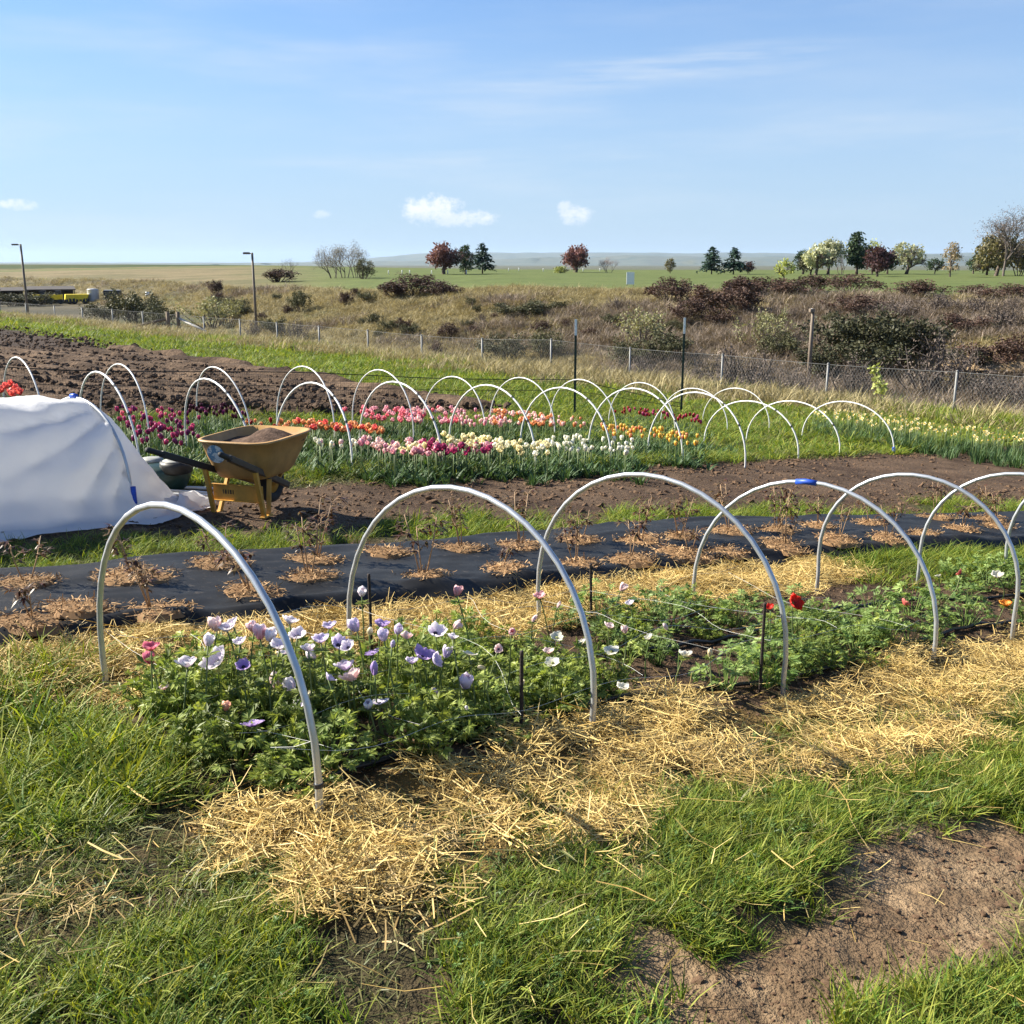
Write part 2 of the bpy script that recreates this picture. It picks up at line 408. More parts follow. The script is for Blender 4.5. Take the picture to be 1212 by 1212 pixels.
def ground_colour(x, y):
    Z = zones(x, y); n1, n2, n3 = Z['n1'], Z['n2'], Z['n3']
    C = np.tile(np.array((.105, .115, .04)), (len(x), 1))
    def put(m, c, c2=None, k=None):
        nonlocal C
        c = np.array(c)
        if c2 is not None: c = c + (np.array(c2) - c) * np.clip(k, 0, 1)[:, None]
        C = C + (c - C) * np.clip(m, 0, 1)[:, None]
    put(Z['grass'] * (1 - sst(Z['r'], 5, 8)), (.085, .070, .034), (.14, .10, .055), sst(n1 + n2, -.05, .25))
    put(Z['grass'] * sst(Z['r'], 10, 16), (.085, .135, .032), (.12, .15, .045), n3)
    put(Z['path'], (.41, .285, .170), (.26, .172, .10), sst(n2 + n1 * .6, -.05, .25))
    put(Z['bed'], (.105, .065, .040), (.18, .118, .072), sst(n2 + n1, -.05, .3))
    put(Z['straw'], (.36, .245, .085), (.27, .175, .065), sst(n2, -.1, .2))
    put(Z['fabric'], (.1, .07, .05))
    put(Z['dirt'], (.185, .120, .076), (.12, .075, .048), sst(n1 + n2, -.1, .25))
    put(Z['tuliprow_soil'], (.21, .14, .08))
    put(Z['plow'], (.085, .055, .038))
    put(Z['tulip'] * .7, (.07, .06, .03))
    put(Z['fencedry'] * .7, (.30, .24, .12))
    put(Z['floor'], (.10, .125, .045), (.20, .165, .085), sst(fbm(x / 7, y / 7, 3, 61), .45, .62))
    yard = Z['floor'] * sst(Z['r'], 130, 150)
    put(yard, (.17, .14, .08), (.10, .09, .055), sst(fbm(x / 12, y / 12, 3, 62), .4, .6))
    b = fbm(x / 5, y / 5, 4, 63); right = sst(Z['a'], 2, 16)
    put(Z['bank'], (.28, .23, .12), (.13, .115, .06), sst(b, .40, .66))
    put(Z['bank'] * right * .65, (.175, .130, .085), (.10, .08, .05), sst(b, .36, .6))
    put(Z['bank'] * (1 - sst(np.abs(Z['t'] - .3 - n1 * .2), .05, .3)) * sst(fbm(x / 10, y / 10, 3, 64), .5, .65) * .6, (.13, .155, .05))
    lf = 1 - sst(Z['a'], -16, -8)
    put(Z['plateau'], (.15, .205, .05), (.21, .25, .075), fbm(x / 16, y / 16, 3, 65))
    put(Z['plateau'] * lf * (1 - sst(Z['r'], 330, 350)), (.36, .285, .15), (.24, .21, .10), sst(fbm(x / 25, y / 8, 3, 66), .4, .6))
    put(Z['plateau'] * lf * band(Z['r'] + n1 * 10, 352, 366, 3), (.30, .25, .12))
    put(Z['plateau'] * lf * sst(Z['r'] + n1 * 14, 366, 372), (.065, .115, .028), (.12, .135, .05), sst(fbm(x / 40, y / 12, 3, 67), .35, .65))
    put(sst(Z['r'], 420, 700), (.14, .16, .08), (.22, .2, .12), fbm(x / 160, y / 160, 3, 68))
    return C
def build_ground():
    ain = np.arange(-33, 33.01, .26); side = [33 + 3 * k for k in range(1, 50) if 33 + 3 * k < 180]
    ang = np.radians(np.concatenate((-np.array(side[::-1], float), ain, np.array(side, float))))
    rad = [.25]
    while rad[-1] < 24000: rad.append(rad[-1] * (1.0125 if rad[-1] < 20 else 1.016 if rad[-1] < 420 else 1.06))
    rad = np.array(rad); A, Rr = np.meshgrid(ang, rad); na, nr = len(ang), len(rad)
    x, y = (Rr * np.sin(A)).ravel(), (Rr * np.cos(A)).ravel(); z = tz(x, y)
    i = np.arange(nr - 1)[:, None] * na; j = np.arange(na)[None, :]; k = (j + 1) % na
    F = np.stack([i + j, i + k, i + na + k, i + na + j], -1).reshape(-1, 4)[:, ::-1]
    mb = MB(); mb.add(np.stack([x, y, z], 1), np.ascontiguousarray(F))
    mb.add([(0, 0, float(tz(np.array([0.]), np.array([0.]))[0]))], [])  if False else None
    m, nt, N, L, b = new_mat('ground')
    at = N.new('ShaderNodeAttribute'); at.attribute_name = 'soilcol'
    geo = N.new('ShaderNodeNewGeometry')
    def pn(scale, det, rough=.62):
        n = N.new('ShaderNodeTexNoise'); L.new(geo.outputs['Position'], n.inputs['Vector'])
        n.inputs['Scale'].default_value = scale; n.inputs['Detail'].default_value = det; n.inputs['Roughness'].default_value = rough
        return n.outputs[0]
    n1, n2, n3 = pn(26, 4), pn(2.2, 3), pn(.35, 4)
    hs = N.new('ShaderNodeHueSaturation'); L.new(at.outputs['Color'], hs.inputs['Color'])
    ad = N.new('ShaderNodeMath'); ad.operation = 'MULTIPLY'; L.new(mrange(nt, n1, .25, .75, .62, 1.38), ad.inputs[0])
    ad2 = N.new('ShaderNodeMath'); ad2.operation = 'MULTIPLY'; L.new(mrange(nt, n2, .3, .7, .78, 1.22), ad2.inputs[1]); L.new(ad.outputs[0], ad2.inputs[0])
    ad3 = N.new('ShaderNodeMath'); ad3.operation = 'MULTIPLY'; L.new(mrange(nt, n3, .3, .7, .82, 1.18), ad3.inputs[1]); L.new(ad2.outputs[0], ad3.inputs[0])
    L.new(ad3.outputs[0], hs.inputs['Value']); L.new(hs.outputs[0], b.inputs['Base Color'])
    b.inputs['Roughness'].default_value = .95; b.inputs['Specular IOR Level'].default_value = .15
    n4 = pn(110, 3); mm = N.new('ShaderNodeMath'); mm.operation = 'MULTIPLY_ADD'; L.new(n4, mm.inputs[0]); mm.inputs[1].default_value = .35; L.new(n1, mm.inputs[2]); bp = add_bump(nt, b, mm.outputs[0], 1.0, .03); vl = N.new('ShaderNodeVectorMath'); vl.operation = 'LENGTH'; L.new(geo.outputs['Position'], vl.inputs[0])
    L.new(mrange(nt, vl.outputs['Value'], 12, 60, 1., 0), bp.inputs['Strength'])
    me = mb.mesh('ground', m, True)
    ca = me.color_attributes.new('soilcol', 'FLOAT_COLOR', 'POINT')
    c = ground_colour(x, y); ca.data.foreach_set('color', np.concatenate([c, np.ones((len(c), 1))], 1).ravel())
    tag(ob('ground', me), kind='structure')
build_ground()

# ploughed field: its own sheet of furrows, running away to the left
def build_plough():
    d = np.array((-math.sin(R(54)), math.cos(R(54)))); e = np.array((d[1], -d[0]))      # along, across the furrows
    p = np.arange(-70, 25, .45); q = np.arange(5.5, 52, .105)
    Pm, Q = np.meshgrid(p, q)
    wob = (fbm(Pm / 6, Q / 1.5, 2, 71) - .5) * .5
    x, y = (d[0] * Pm + e[0] * (Q - 0) ).ravel(), (d[1] * Pm + e[1] * Q).ravel()
    u, w = w_of(x, y); n1 = fbm(x / 2.2, y / 2.2, 3, 41) - .5
    z = tz(x, y) + .075 + (.24 * (np.abs(np.sin((Q + wob) * math.pi / .82)) ** 1.3 - .5) + (fbm(Pm / .8, Q / .20, 3, 72) - .5) * .13).ravel()
    edge = np.minimum.reduce([w - 12.5 + n1 * .3, 9.6 - u + n1 * 1.3, 60 - w])
    z = z + .14 * np.exp(-((9.4 - u + n1 * 1.3) / .5) ** 2) * (.4 + fbm(x / .9, y / .9, 3, 73))
    z = lerp(tz(x, y) - .14, z, sst(edge, -.05, .35))
    nq, npp = Pm.shape; keep = (edge > -.4)
    i = np.arange(nq - 1)[:, None] * npp; j = np.arange(npp - 1)[None, :]
    F = np.stack([i + j, i + j + 1, i + npp + j + 1, i + npp + j], -1).reshape(-1, 4)
    vis = in_view(x, y, 34.)
    F = F[(keep & vis)[F].all(1)]
    use = np.unique(F); mp = np.full(len(x), -1); mp[use] = np.arange(len(use))
    mb = MB(); mb.add(np.stack([x, y, z], 1)[use], mp[F])
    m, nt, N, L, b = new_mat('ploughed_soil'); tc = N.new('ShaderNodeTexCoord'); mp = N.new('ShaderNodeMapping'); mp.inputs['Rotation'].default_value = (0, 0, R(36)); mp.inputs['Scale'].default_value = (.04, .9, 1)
    L.new(tc.outputs['Object'], mp.inputs[0]); nz = N.new('ShaderNodeTexNoise'); L.new(mp.outputs[0], nz.inputs['Vector']); nz.inputs['Scale'].default_value = 1.3; nz.inputs['Detail'].default_value = 5; nz.inputs['Roughness'].default_value = .7  # tillage streaks in the colour, also standing in for the furrows' missing shading
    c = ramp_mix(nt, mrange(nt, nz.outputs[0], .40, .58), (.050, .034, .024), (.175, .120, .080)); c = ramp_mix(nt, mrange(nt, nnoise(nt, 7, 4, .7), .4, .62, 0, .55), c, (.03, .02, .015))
    L.new(c, b.inputs['Base Color']); b.inputs['Roughness'].default_value = .95; b.inputs['Specular IOR Level'].default_value = .1; add_bump(nt, b, nnoise(nt, 14, 5, .65), 1.0, .06)
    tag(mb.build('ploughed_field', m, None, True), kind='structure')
build_plough()

# far hills across the valley
def build_hills():
    mb = MB()
    for k, (r0, hgt, sd, el0) in enumerate(((9000, 115, 81, 8), (14500, 205, 82, 20))):
        a = np.radians(np.arange(-60, 60.1, .35)); rows = []
        prof = fbm(np.degrees(a) / 5, a * 0 + 3, 5, sd); shape = sst(np.degrees(a), -14, -2 if k else 6) * .75 + .25
        for t in (0, .25, .5, .75, 1., 1.4):
            rr = r0 * (1 + .22 * t) + (fbm(np.degrees(a) / 1.2, a * 0 + t * 4, 3, sd + 3) - .5) * 900
            zz = -18 + (hgt * (.55 + .6 * prof) * shape) * sst(t if t <= 1 else 2 - t, 0, 1) + (fbm(np.degrees(a) / .8, a * 0 + t * 3, 3, sd + 5) - .5) * 14 * t
            rows.append(np.stack([rr * np.sin(a), rr * np.cos(a), zz], 1))
        n = len(a); V = np.concatenate(rows); i = np.arange(len(rows) - 1)[:, None] * n; j = np.arange(n - 1)[None, :]
        F = np.stack([i + j, i + j + 1, i + n + j + 1, i + n + j], -1).reshape(-1, 4); mb.add(V, F)
    m, nt, N, L, b = new_mat('hill')
    h = nnoise(nt, .004, 6, .65)
    L.new(ramp_mix(nt, mrange(nt, h, .35, .65), (.05, .075, .06), (.10, .11, .08)), b.inputs['Base Color']); b.inputs['Roughness'].default_value = 1
    tag(mb.build('hills', m, None, True), kind='structure')
build_hills()
def build_haze():
    v, f = box((0, 8000, 130), 44000, 40000, 340); mb = MB(); mb.add(v, f)
    m = bpy.data.materials.new('haze'); m.use_nodes = True; nt = m.node_tree; nt.nodes.clear()
    o = nt.nodes.new('ShaderNodeOutputMaterial'); p = nt.nodes.new('ShaderNodeVolumePrincipled')
    p.inputs['Color'].default_value = (.58, .76, 1, 1); p.inputs['Density'].default_value = HAZE
    p.inputs['Anisotropy'].default_value = .2
    nt.links.new(p.outputs[0], o.inputs['Volume'])
    h = mb.build('haze', m); tag(h, 'pale blue air over the far hills', 'haze', None, 'stuff')
HAZE = 2.4e-5
if HAZE: build_haze()

# ------------------------------------------------------------ black landscape fabric over the peony bed
def bed_lift(u, w):
    return .005 + .085 * sst(w, 3.97, 4.16) * (1 - sst(w, 5.08, 5.26))
def fabric_z(x, y):
    u, w = w_of(x, y)
    z = tz0(x, y) + (fbm(x / 1.4, y / 1.4, 2, 22) - .5) * .07 + bed_lift(u, w) + .012
    wr = (fbm(u / .35 + w * .8, w / .10, 3, 91) - .5)
    side = (1 - sst(w, 4.1, 4.4)) + sst(w, 4.95, 5.2) * .6
    z = z + wr * (.02 + .055 * side) + (fbm(u / .5, w / .4, 3, 92) - .5) * .03
    return z
def build_fabric():
    u = np.arange(-6, 16.01, .035); w = np.arange(3.93, 5.32, .026)
    U, W = np.meshgrid(u, w); Wd = W + (fbm(U / .6, U * 0 + (W > 4.6) * 9, 3, 93) - .5) * .14 * (np.abs(W - 4.62) / .69)
    x, y = xy_w(U.ravel(), Wd.ravel()); z = fabric_z(x, y)
    ed = np.minimum(W.ravel() - 3.93, 5.32 - W.ravel()); z = z - .05 * (1 - sst(ed, 0, .05))
    n = len(u); i = np.arange(len(w) - 1)[:, None] * n; j = np.arange(n - 1)[None, :]
    F = np.stack([i + j, i + j + 1, i + n + j + 1, i + n + j], -1).reshape(-1, 4)
    mb = MB(); mb.add(np.stack([x, y, z], 1), F)
    m, nt, N, L, b = new_mat('landscape_fabric')
    h = nnoise(nt, 3.5, 6, .65); d = nnoise(nt, 30, 4, .6)
    c = ramp_mix(nt, mrange(nt, h, .35, .68), (.009, .009, .009), (.021, .021, .021))
    c = ramp_mix(nt, mrange(nt, d, .60, .78, 0, .55), c, (.13, .105, .08))
    L.new(c, b.inputs['Base Color']); b.inputs['Roughness'].default_value = .55; b.inputs['Specular IOR Level'].default_value = .22
    tc = N.new('ShaderNodeTexCoord'); mp = N.new('ShaderNodeMapping'); mp.inputs['Rotation'].default_value = (0, 0, R(38)); L.new(tc.outputs['Object'], mp.inputs[0])
    wv = N.new('ShaderNodeTexWave'); wv.inputs['Scale'].default_value = 90; L.new(mp.outputs[0], wv.inputs[0])
    add_bump(nt, b, wv.outputs[0], .10, .002)
    tag(mb.build('landscape_fabric', m, None, True), 'black woven weed barrier fabric covering the raised peony bed', 'ground cloth')
build_fabric()
# ------------------------------------------------------------ hoops over the anemone bed
M_GALV = mat_plain('galvanised_pipe', (.50, .52, .54), .36, .6, .12, 20, .05, 200)
M_PVC = mat_plain('white_pipe', (.66, .66, .64), .38, 0, .06, 6)
M_TAPE = mat_plain('blue_tape', (.015, .07, .42), .5, 0, .3, 30)
M_JOINT = mat_plain('black_joint', (.02, .02, .022), .5, 0, .2, 30)
def hoop_curve(a, b, za, zb, H, bury=.12, n=22, lean=0.):
    """from foot a over the crown to foot b; upright legs, half-round top"""
    a, b = np.array(a, float), np.array(b, float); wdt = np.linalg.norm(b - a); Rr = wdt / 2
    leg = max(H - Rr * 1.02, .03); pts = [(0, -bury), (.004, leg * .5)]
    for t in np.linspace(0, math.pi, n): pts.append((Rr - Rr * math.cos(t), leg + (H - leg) * math.sin(t) ** .94))
    pts += [(wdt - .004, leg * .5), (wdt, -bury)]
    P = np.array(pts); f = P[:, 0] / wdt
    d = (b - a) / wdt; nrm = np.array((-d[1], d[0]))
    xy = a + (b - a) * f[:, None] + nrm * (lean * np.maximum(P[:, 1], 0) ** 1.5)[:, None]
    return np.column_stack([xy, za + (zb - za) * f + P[:, 1]])
NEAR = [((380, 972), (126, 818), (225, 598)), ((702, 868), (414, 767), (505, 580)), ((927, 828), (637, 741), (765, 562)), ((1105, 783), (820, 712), (925, 570)),
        (None, (966, 703), (1085, 562)), (None, (1085, 692), (1185, 560)), (None, (1188, 677), None)]
hoop_labels = {0: 'bare grey metal hoop at the tall grass end of the anemone bed', 1: 'bare grey metal hoop spanning the lavender anemones near two rebar stakes',
               2: 'bare grey metal hoop where white anemones meet the leafy plants', 3: 'grey metal hoop with blue tape wrapped on its crown'}
near_feet = []
def build_near_hoops():
    for i, (rf, lf, ap) in enumerate(NEAR):
        L_ = G(*lf); ul, wl = w_of(*L_)
        if rf: R_ = G(*rf)
        else: R_ = tuple(float(q) for q in xy_w(ul + .22, 2.34))
        near_feet.append((R_, L_))
        za, zb = T(*R_), T(*L_); mx, my = (R_[0] + L_[0]) / 2, (R_[1] + L_[1]) / 2
        H = z_at(ap[0], ap[1], mx, my) - (za + zb) / 2 if ap else .78
        H = min(max(H, .66), .9)
        o = (R_[0], R_[1], za)
        c = hoop_curve(R_, L_, za, zb, H, lean=.03 * (-1) ** i) - np.array(o)
        t = thing('hoop', hoop_labels.get(i, 'bare grey metal hoop over the ranunculus end of the bed'), 'hoop', o, 0, 'metal hoops over the anemone bed')
        mb = MB(); mb.add(*tube(c, .0105, 12)); mb.build('pipe', M_GALV, t, True)
        if i == 3:
            k = int(np.argmax(c[:, 2])); mb = MB(); seg = c[k - 1:k + 2] * .55 + c[k] * .45
            mb.add(*tube(seg, .0145, 12)); mb.build('tape', M_TAPE, t, True)
        if i in (0,):
            mb = MB(); q = c[1] * .25 + c[2] * .75; d = c[3] - c[2]; d /= np.linalg.norm(d)
            mb.add(*tube([q - d * .006, q + d * .006], .0135, 10)); mb.build('cable_tie', M_JOINT, t)
build_near_hoops()

# ------------------------------------------------------------ rebar stakes, flower netting, drip hose
M_REBAR = mat_plain('rusty_rebar', (.035, .024, .02), .75, .3, .5, 60, .4, 120)
M_STRING = mat_plain('white_string', (.62, .62, .58), .6, 0, .1, 40)
M_HOSE = mat_plain('drip_hose', (.012, .012, .013), .45, 0, .2, 10)
def solve_w(px, py, wt):
    """height over the ground at which the pixel's ray passes the row w = wt"""
    best = None
    for dz in np.arange(.02, .8, .01):
        g = G(px, py, dz)
        if w_of(*g)[1] <= wt: return g, dz
    return g, dz
stake_tops = []
def build_stakes():
    def stake(x, y, ztop, label):
        z = T(x, y); t = thing('rebar_stake', label, 'stake', (x, y, z), rng.random() * 6, 'rebar stakes of the anemone bed'); mb = MB()
        n = int((ztop - z + .1) / .011); zz = np.linspace(-.12, ztop - z, n * 2)
        rr = np.where(np.arange(n * 2) % 2 == 0, .0058, .0072)
        lean = rng.normal(0, .02, 2)
        mb.add(*tube(np.column_stack([zz * lean[0], zz * lean[1], zz]), rr, 8)); mb.build('rod', M_REBAR, t, True)
        stake_tops.append((x, y))
    for top, bot, lab in (((617, 772), (617, 868), 'rusty ribbed rebar stake in bare soil before the white anemones'),
                          ((899, 713), (899, 822), 'rusty rebar stake beside a hoop leg and red ranunculus')):
        x, y = G(*bot); stake(x, y, z_at(*top, x, y), lab)
    for top, lab in (((437, 680), 'rusty rebar stake behind the lavender anemones against the black fabric'), ((701, 667), 'rusty rebar stake at the straw edge behind pale anemones')):
        g, dz = solve_w(top[0], top[1], 3.50); stake(g[0], g[1], T(*g) + dz, lab)
build_stakes()
def build_netting():
    t = thing('support_netting', 'white string flower support netting stretched over the anemones', 'netting', (0, 0, 0))
    ws = (2.40, 2.66, 2.93, 3.20, 3.46); us = np.arange(1.05, 4.35, .06); hz = lambda u, w: .19 + .035 * math.sin(u * 2.1 + w * 3) + .02 * math.sin(u * 9 + w * 5)
    def pt(u, w):
        x, y = xy_w(u, w); x, y = float(x), float(y); return (x, y, float(tz0(np.array([x]), np.array([y]))[0]) + hz(u, w))
    for w in ws:
        mb = MB(); mb.add(*tube([pt(u, w + .03 * math.sin(u * 5 + w * 7)) for u in us], .0006, 4)); mb.build('long_string', M_STRING, t)
    for k, u in enumerate(np.arange(1.15, 4.3, .42)):
        mb = MB(); pp = []
        for w in np.linspace(2.40, 3.46, 13): pp.append(pt(u + .09 * math.sin(w * 6 + k * 1.7), w))
        mb.add(*tube(pp, .0005, 4)); mb.build('cross_string', M_STRING, t)
    # tied off at the end hoop
    R_, L_ = near_feet[0]
    for foot, w in ((R_, 2.40), (L_, 3.46), (L_, 3.2)):
        a = np.array((foot[0], foot[1], T(*foot) + .24)); b = np.array(pt(1.05, w)); mb = MB(); mb.add(*tube([a, (a + b) / 2 + (0, 0, -.01), b], .0006, 4)); mb.build('tie_string', M_STRING, t)
    for w, lab in ((2.50, 'black drip hose along the near edge of the anemone bed'), (3.0, 'black drip hose under the middle of the anemone bed')):
        mb = MB(); pp = []
        for u in np.arange(.95, 7.5, .12):
            x, y = xy_w(u, w + .05 * math.sin(u * 2.3 + w)); x, y = float(x), float(y); pp.append((x, y, T(x, y) + .014))
        mb.add(*tube(pp, .009, 7)); tag(mb.build('drip_hose', M_HOSE, None, True), lab, 'hose')
    x, y = G(346, 925); mb = MB(); mb.add(*box((0, 0, .03), .014, .002, .075)); q = bevel(mb.build('plant_tag', M_PVC), .001)
    q.location = (x, y, T(x, y)); q.rotation_euler = (R(12), R(-14), R(25)); tag(q, 'small white plastic plant tag stuck in the soil by a hoop leg', 'tag')
build_netting()

# ------------------------------------------------------------ anemones and ranunculus
def lobed_leaf(mb, base, d, up, size, rnd, n=3, spread=.9):
    """a deeply cut leaf: lobes fanned around d, every lobe a folded diamond with two side teeth"""
    d = d / np.linalg.norm(d); s = np.cross(d, up); s /= np.linalg.norm(s) + 1e-9; nn = np.cross(s, d)
    for k in range(-(n // 2), n // 2 + 1):
        a = k * spread / max(1, n // 2); ld = d * math.cos(a) + s * math.sin(a) + nn * (.12 * rng.normal() - .15 * abs(k)); ls = -d * math.sin(a) + s * math.cos(a)
        L = size * (1 - .16 * abs(k)) * rng.uniform(.85, 1.15); W = L * .20
        V = [base + ld * L * .08, base + ld * L * .45 + ls * W + nn * W * .3, base + ld * L, base + ld * L * .45 - ls * W + nn * W * .3,
             base + ld * L * .85 + ls * L * .33 - nn * W * .2, base + ld * L * .85 - ls * L * .33 - nn * W * .2,
             base + ld * L * .62 + ls * W * 1.0 , base + ld * L * .62 - ls * W * 1.0]
        mb.add(V, [(0, 1, 2, 3), (1, 4, 6), (3, 7, 5)], rnd + rng.uniform(-.1, .1))
def foliage_clump(n, rad, hgt, size, lobes, seed):
    global rng; keep = rng; rng = np.random.default_rng(seed); mb = MB()
    for k in range(n):
        a = rng.random() * 6.283; q = math.sqrt(rng.random()); r = rad * q; h = hgt * (1 - .5 * q * q) * rng.uniform(.45, 1.05)
        b = np.array((math.cos(a) * r * .25, math.sin(a) * r * .25, 0)); e = np.array((math.cos(a) * r, math.sin(a) * r, h))
        m = (b + e) / 2 + (0, 0, h * .18); rv = rng.random()
        V, F = tube([b, m, e], [.0022, .0018, .0012], 3, False); mb.add(V, F, rv * .6)
        out = unit(np.array((math.cos(a), math.sin(a), rng.uniform(-.25, .5))) + rng.normal(0, .3, 3))
        for j, da in enumerate((0, 1.15, -1.15)):
            dd = out * math.cos(da) + np.cross(out, (0, 0, 1)) * math.sin(da) + np.array((0, 0, rng.normal(0, .2)))
            lobed_leaf(mb, e, dd, np.array((0, 0, 1.)) + rng.normal(0, .35, 3), size * rng.uniform(.7, 1.2) * (1 if j == 0 else .8), rv, lobes)
    rng = keep; return mb
M_ANEM = mat_leaf('anemone_leaf', (.095, .155, .030), (.31, .36, .080), .40, .5, .32)
M_RANU = mat_leaf('ranunculus_leaf', (.095, .17, .042), (.30, .39, .12), .38, .5, .25)
M_STEM = mat_leaf('flower_stem', (.10, .16, .045), (.17, .20, .08), .1, .5, .2)
anem_meshes = [foliage_clump(24, .115, .15, .033, 3, 100 + k).mesh('anemone_clump', M_ANEM) for k in range(5)]
ranu_meshes = [foliage_clump(30, .12, .20, .042, 3, 200 + k).mesh('ranunculus_clump', M_RANU) for k in range(5)]
def build_foliage():
    n = 700; u = rng.uniform(.98, 4.6, n); w = rng.uniform(2.36, 3.52, n)
    cl = fbm(u / .3, w / .22, 2, 301)
    dens = np.interp(u, [.9, 1.1, 2.0, 2.5, 3.2, 4.6], [.55, .66, .58, .50, .42, .15]) * np.interp(w, [2.3, 2.42, 2.55, 3.3, 3.55], [.25, .55, .9, 1, .7])
    ok = (cl * .9 + rng.random(n) * .35) > (1.02 - dens * .75); u, w = u[ok], w[ok]
    x, y = xy_w(u, w); z = tz(x, y); k = np.interp(u, [1, 2, 3], [1.12, 1.0, .75])
    s = rng.uniform(.6, 1.1, len(u)) * k
    scatter('anemone_foliage', np.stack([x, y, z], 1), rotz(len(u)), np.stack([s, s, s * rng.uniform(.7, 1.5, len(u))], 1), anem_meshes,
            label='dense cut green anemone foliage filling the hoop covered bed', cat='foliage')
    # ranunculus plants, one by one, towards the far end of the bed
    c = 0; RROW = {2.52: 'in the row along the near straw', 2.80: 'in the second row from the near straw', 3.10: 'in the second row from the black fabric', 3.38: 'in the row nearest the black fabric'}
    for uu in np.arange(3.0, 9.6, .235):
        for ww in (2.52, 2.80, 3.10, 3.38):
            if rng.random() < (.18 if uu > 3.5 else .45): continue
            if 4.6 < uu < 5.6 and ww > 3.0 and rng.random() < .7: continue
            x, y = xy_w(uu + rng.normal(0, .05), ww + rng.normal(0, .045)); x, y = float(x), float(y)
            o = ob('ranunculus_plant', ranu_meshes[c % 5], None, (x, y, T(x, y) - .005), (rng.normal(0, .08), rng.normal(0, .08), rng.random() * 6.28), rng.uniform(.62, 1.12))
            tag(o, 'leafy green ranunculus plant ' + RROW[ww], 'plant', 'ranunculus plants ' + RROW[ww]); c += 1
build_foliage()

def petal_mesh(kind):
    """one petal; kind: cup (closed, tulip like), open (spread), wide (nearly flat)"""
    cls, L, W, tip = {'cup': (1.0, 1.0, .62, .15), 'open': (.45, 1.0, .58, .5), 'wide': (.1, .92, .66, .3), 'bud': (1.35, .9, .5, -.2)}[kind]
    nv, nw = 6, 5; V = []; A = []
    for i in range(nv):
        t = i / (nv - 1); ang = (1 - cls) * 1.15 + t * .2 * (1 - cls) - (tip * (t - .6) * 1.2 if t > .6 else 0) * -1
        # profile: out, then up (cupped) according to how closed the bloom is
        rr = (.10 + .42 * math.sin(min(1, t * 1.25) * math.pi / 2) * (1.15 - cls * .35)) + (t * .45 * (1 - cls)) - (max(0, t - .7) * .5 * max(0, cls - .55))
        zz = t * (.35 + .62 * cls) * L + .06 * math.sin(t * 3)
        wd = W * (math.sin((t * .86 + .10) * math.pi) ** .62) * (1 if t < .98 else .55)
        for j in range(nw):
            s = (j / (nw - 1) - .5) * 2; curl = .16 * s * s * (.6 + cls * .6)
            V.append((rr - curl * (.6 + .4 * t), s * wd * .5, zz + curl * .35 * (1 - cls) + .02 * math.sin(s * 5 + t * 4))); A.append(t * .8 + .2 * abs(s))
    F = [(i * nw + j, i * nw + j + 1, (i + 1) * nw + j + 1, (i + 1) * nw + j) for i in range(nv - 1) for j in range(nw - 1)]
    return V, F, A
PAL = {'lilacwhite': ((.66, .56, .74), (.93, .91, .93)), 'lavender': ((.52, .42, .70), (.82, .76, .90)), 'purple': ((.32, .20, .54), (.58, .46, .78)),
       'rose': ((.50, .06, .13), (.76, .26, .36)), 'pink': ((.68, .30, .36), (.84, .55, .57)), 'palepink': ((.74, .50, .52), (.88, .76, .74)),
       'white': ((.62, .60, .46), (.88, .86, .80)), 'cream': ((.60, .52, .28), (.86, .80, .60)), 'pinkbase': ((.66, .16, .26), (.88, .84, .86)),
       'peach': ((.68, .28, .18), (.84, .52, .40)), 'red': ((.50, .02, .015), (.78, .06, .04)), 'orange': ((.62, .18, .02), (.85, .42, .08)), 'coral': ((.62, .10, .10), (.85, .30, .24))}
PETM = {k: mat_leaf('petal_' + k, a, b, .38, .5, .08, .25, (1.1, 1.05, 1.0)) for k, (a, b) in PAL.items()}
PET = {}
def petal(kind, col):
    if (kind, col) not in PET:
        mb = MB(); V, F, A = petal_mesh(kind); mb.add(V, F, np.array(A)); PET[kind, col] = mb.mesh('petal', PETM[col], True)
    return PET[kind, col]
M_EYE = mat_plain('flower_eye', (.015, .012, .03), .8, 0, .5, 400); M_EYEG = mat_plain('flower_eye_pale', (.18, .20, .05), .8, 0, .4, 300)
mb = MB(); mb.add(*lathe([(.02, -.02), (.16, .0), (.2, .07), (.15, .15), (.03, .19)], 10)); EYE, = (mb.mesh('eye', M_EYE, True),)
mb = MB(); mb.add(*lathe([(.02, -.02), (.14, .0), (.18, .07), (.13, .14), (.03, .17)], 10)); EYEG = mb.mesh('eye', M_EYEG, True)
def bract_mesh():
    mb = MB()
    for k in range(6):
        a = k * 1.047; d = np.array((math.cos(a), math.sin(a), .35)); lobed_leaf(mb, np.zeros(3), d, np.array((0, 0, 1.)), .030, .5, 3, .7)
    return mb.mesh('bract', M_ANEM)
BRACT = bract_mesh()
FL = []
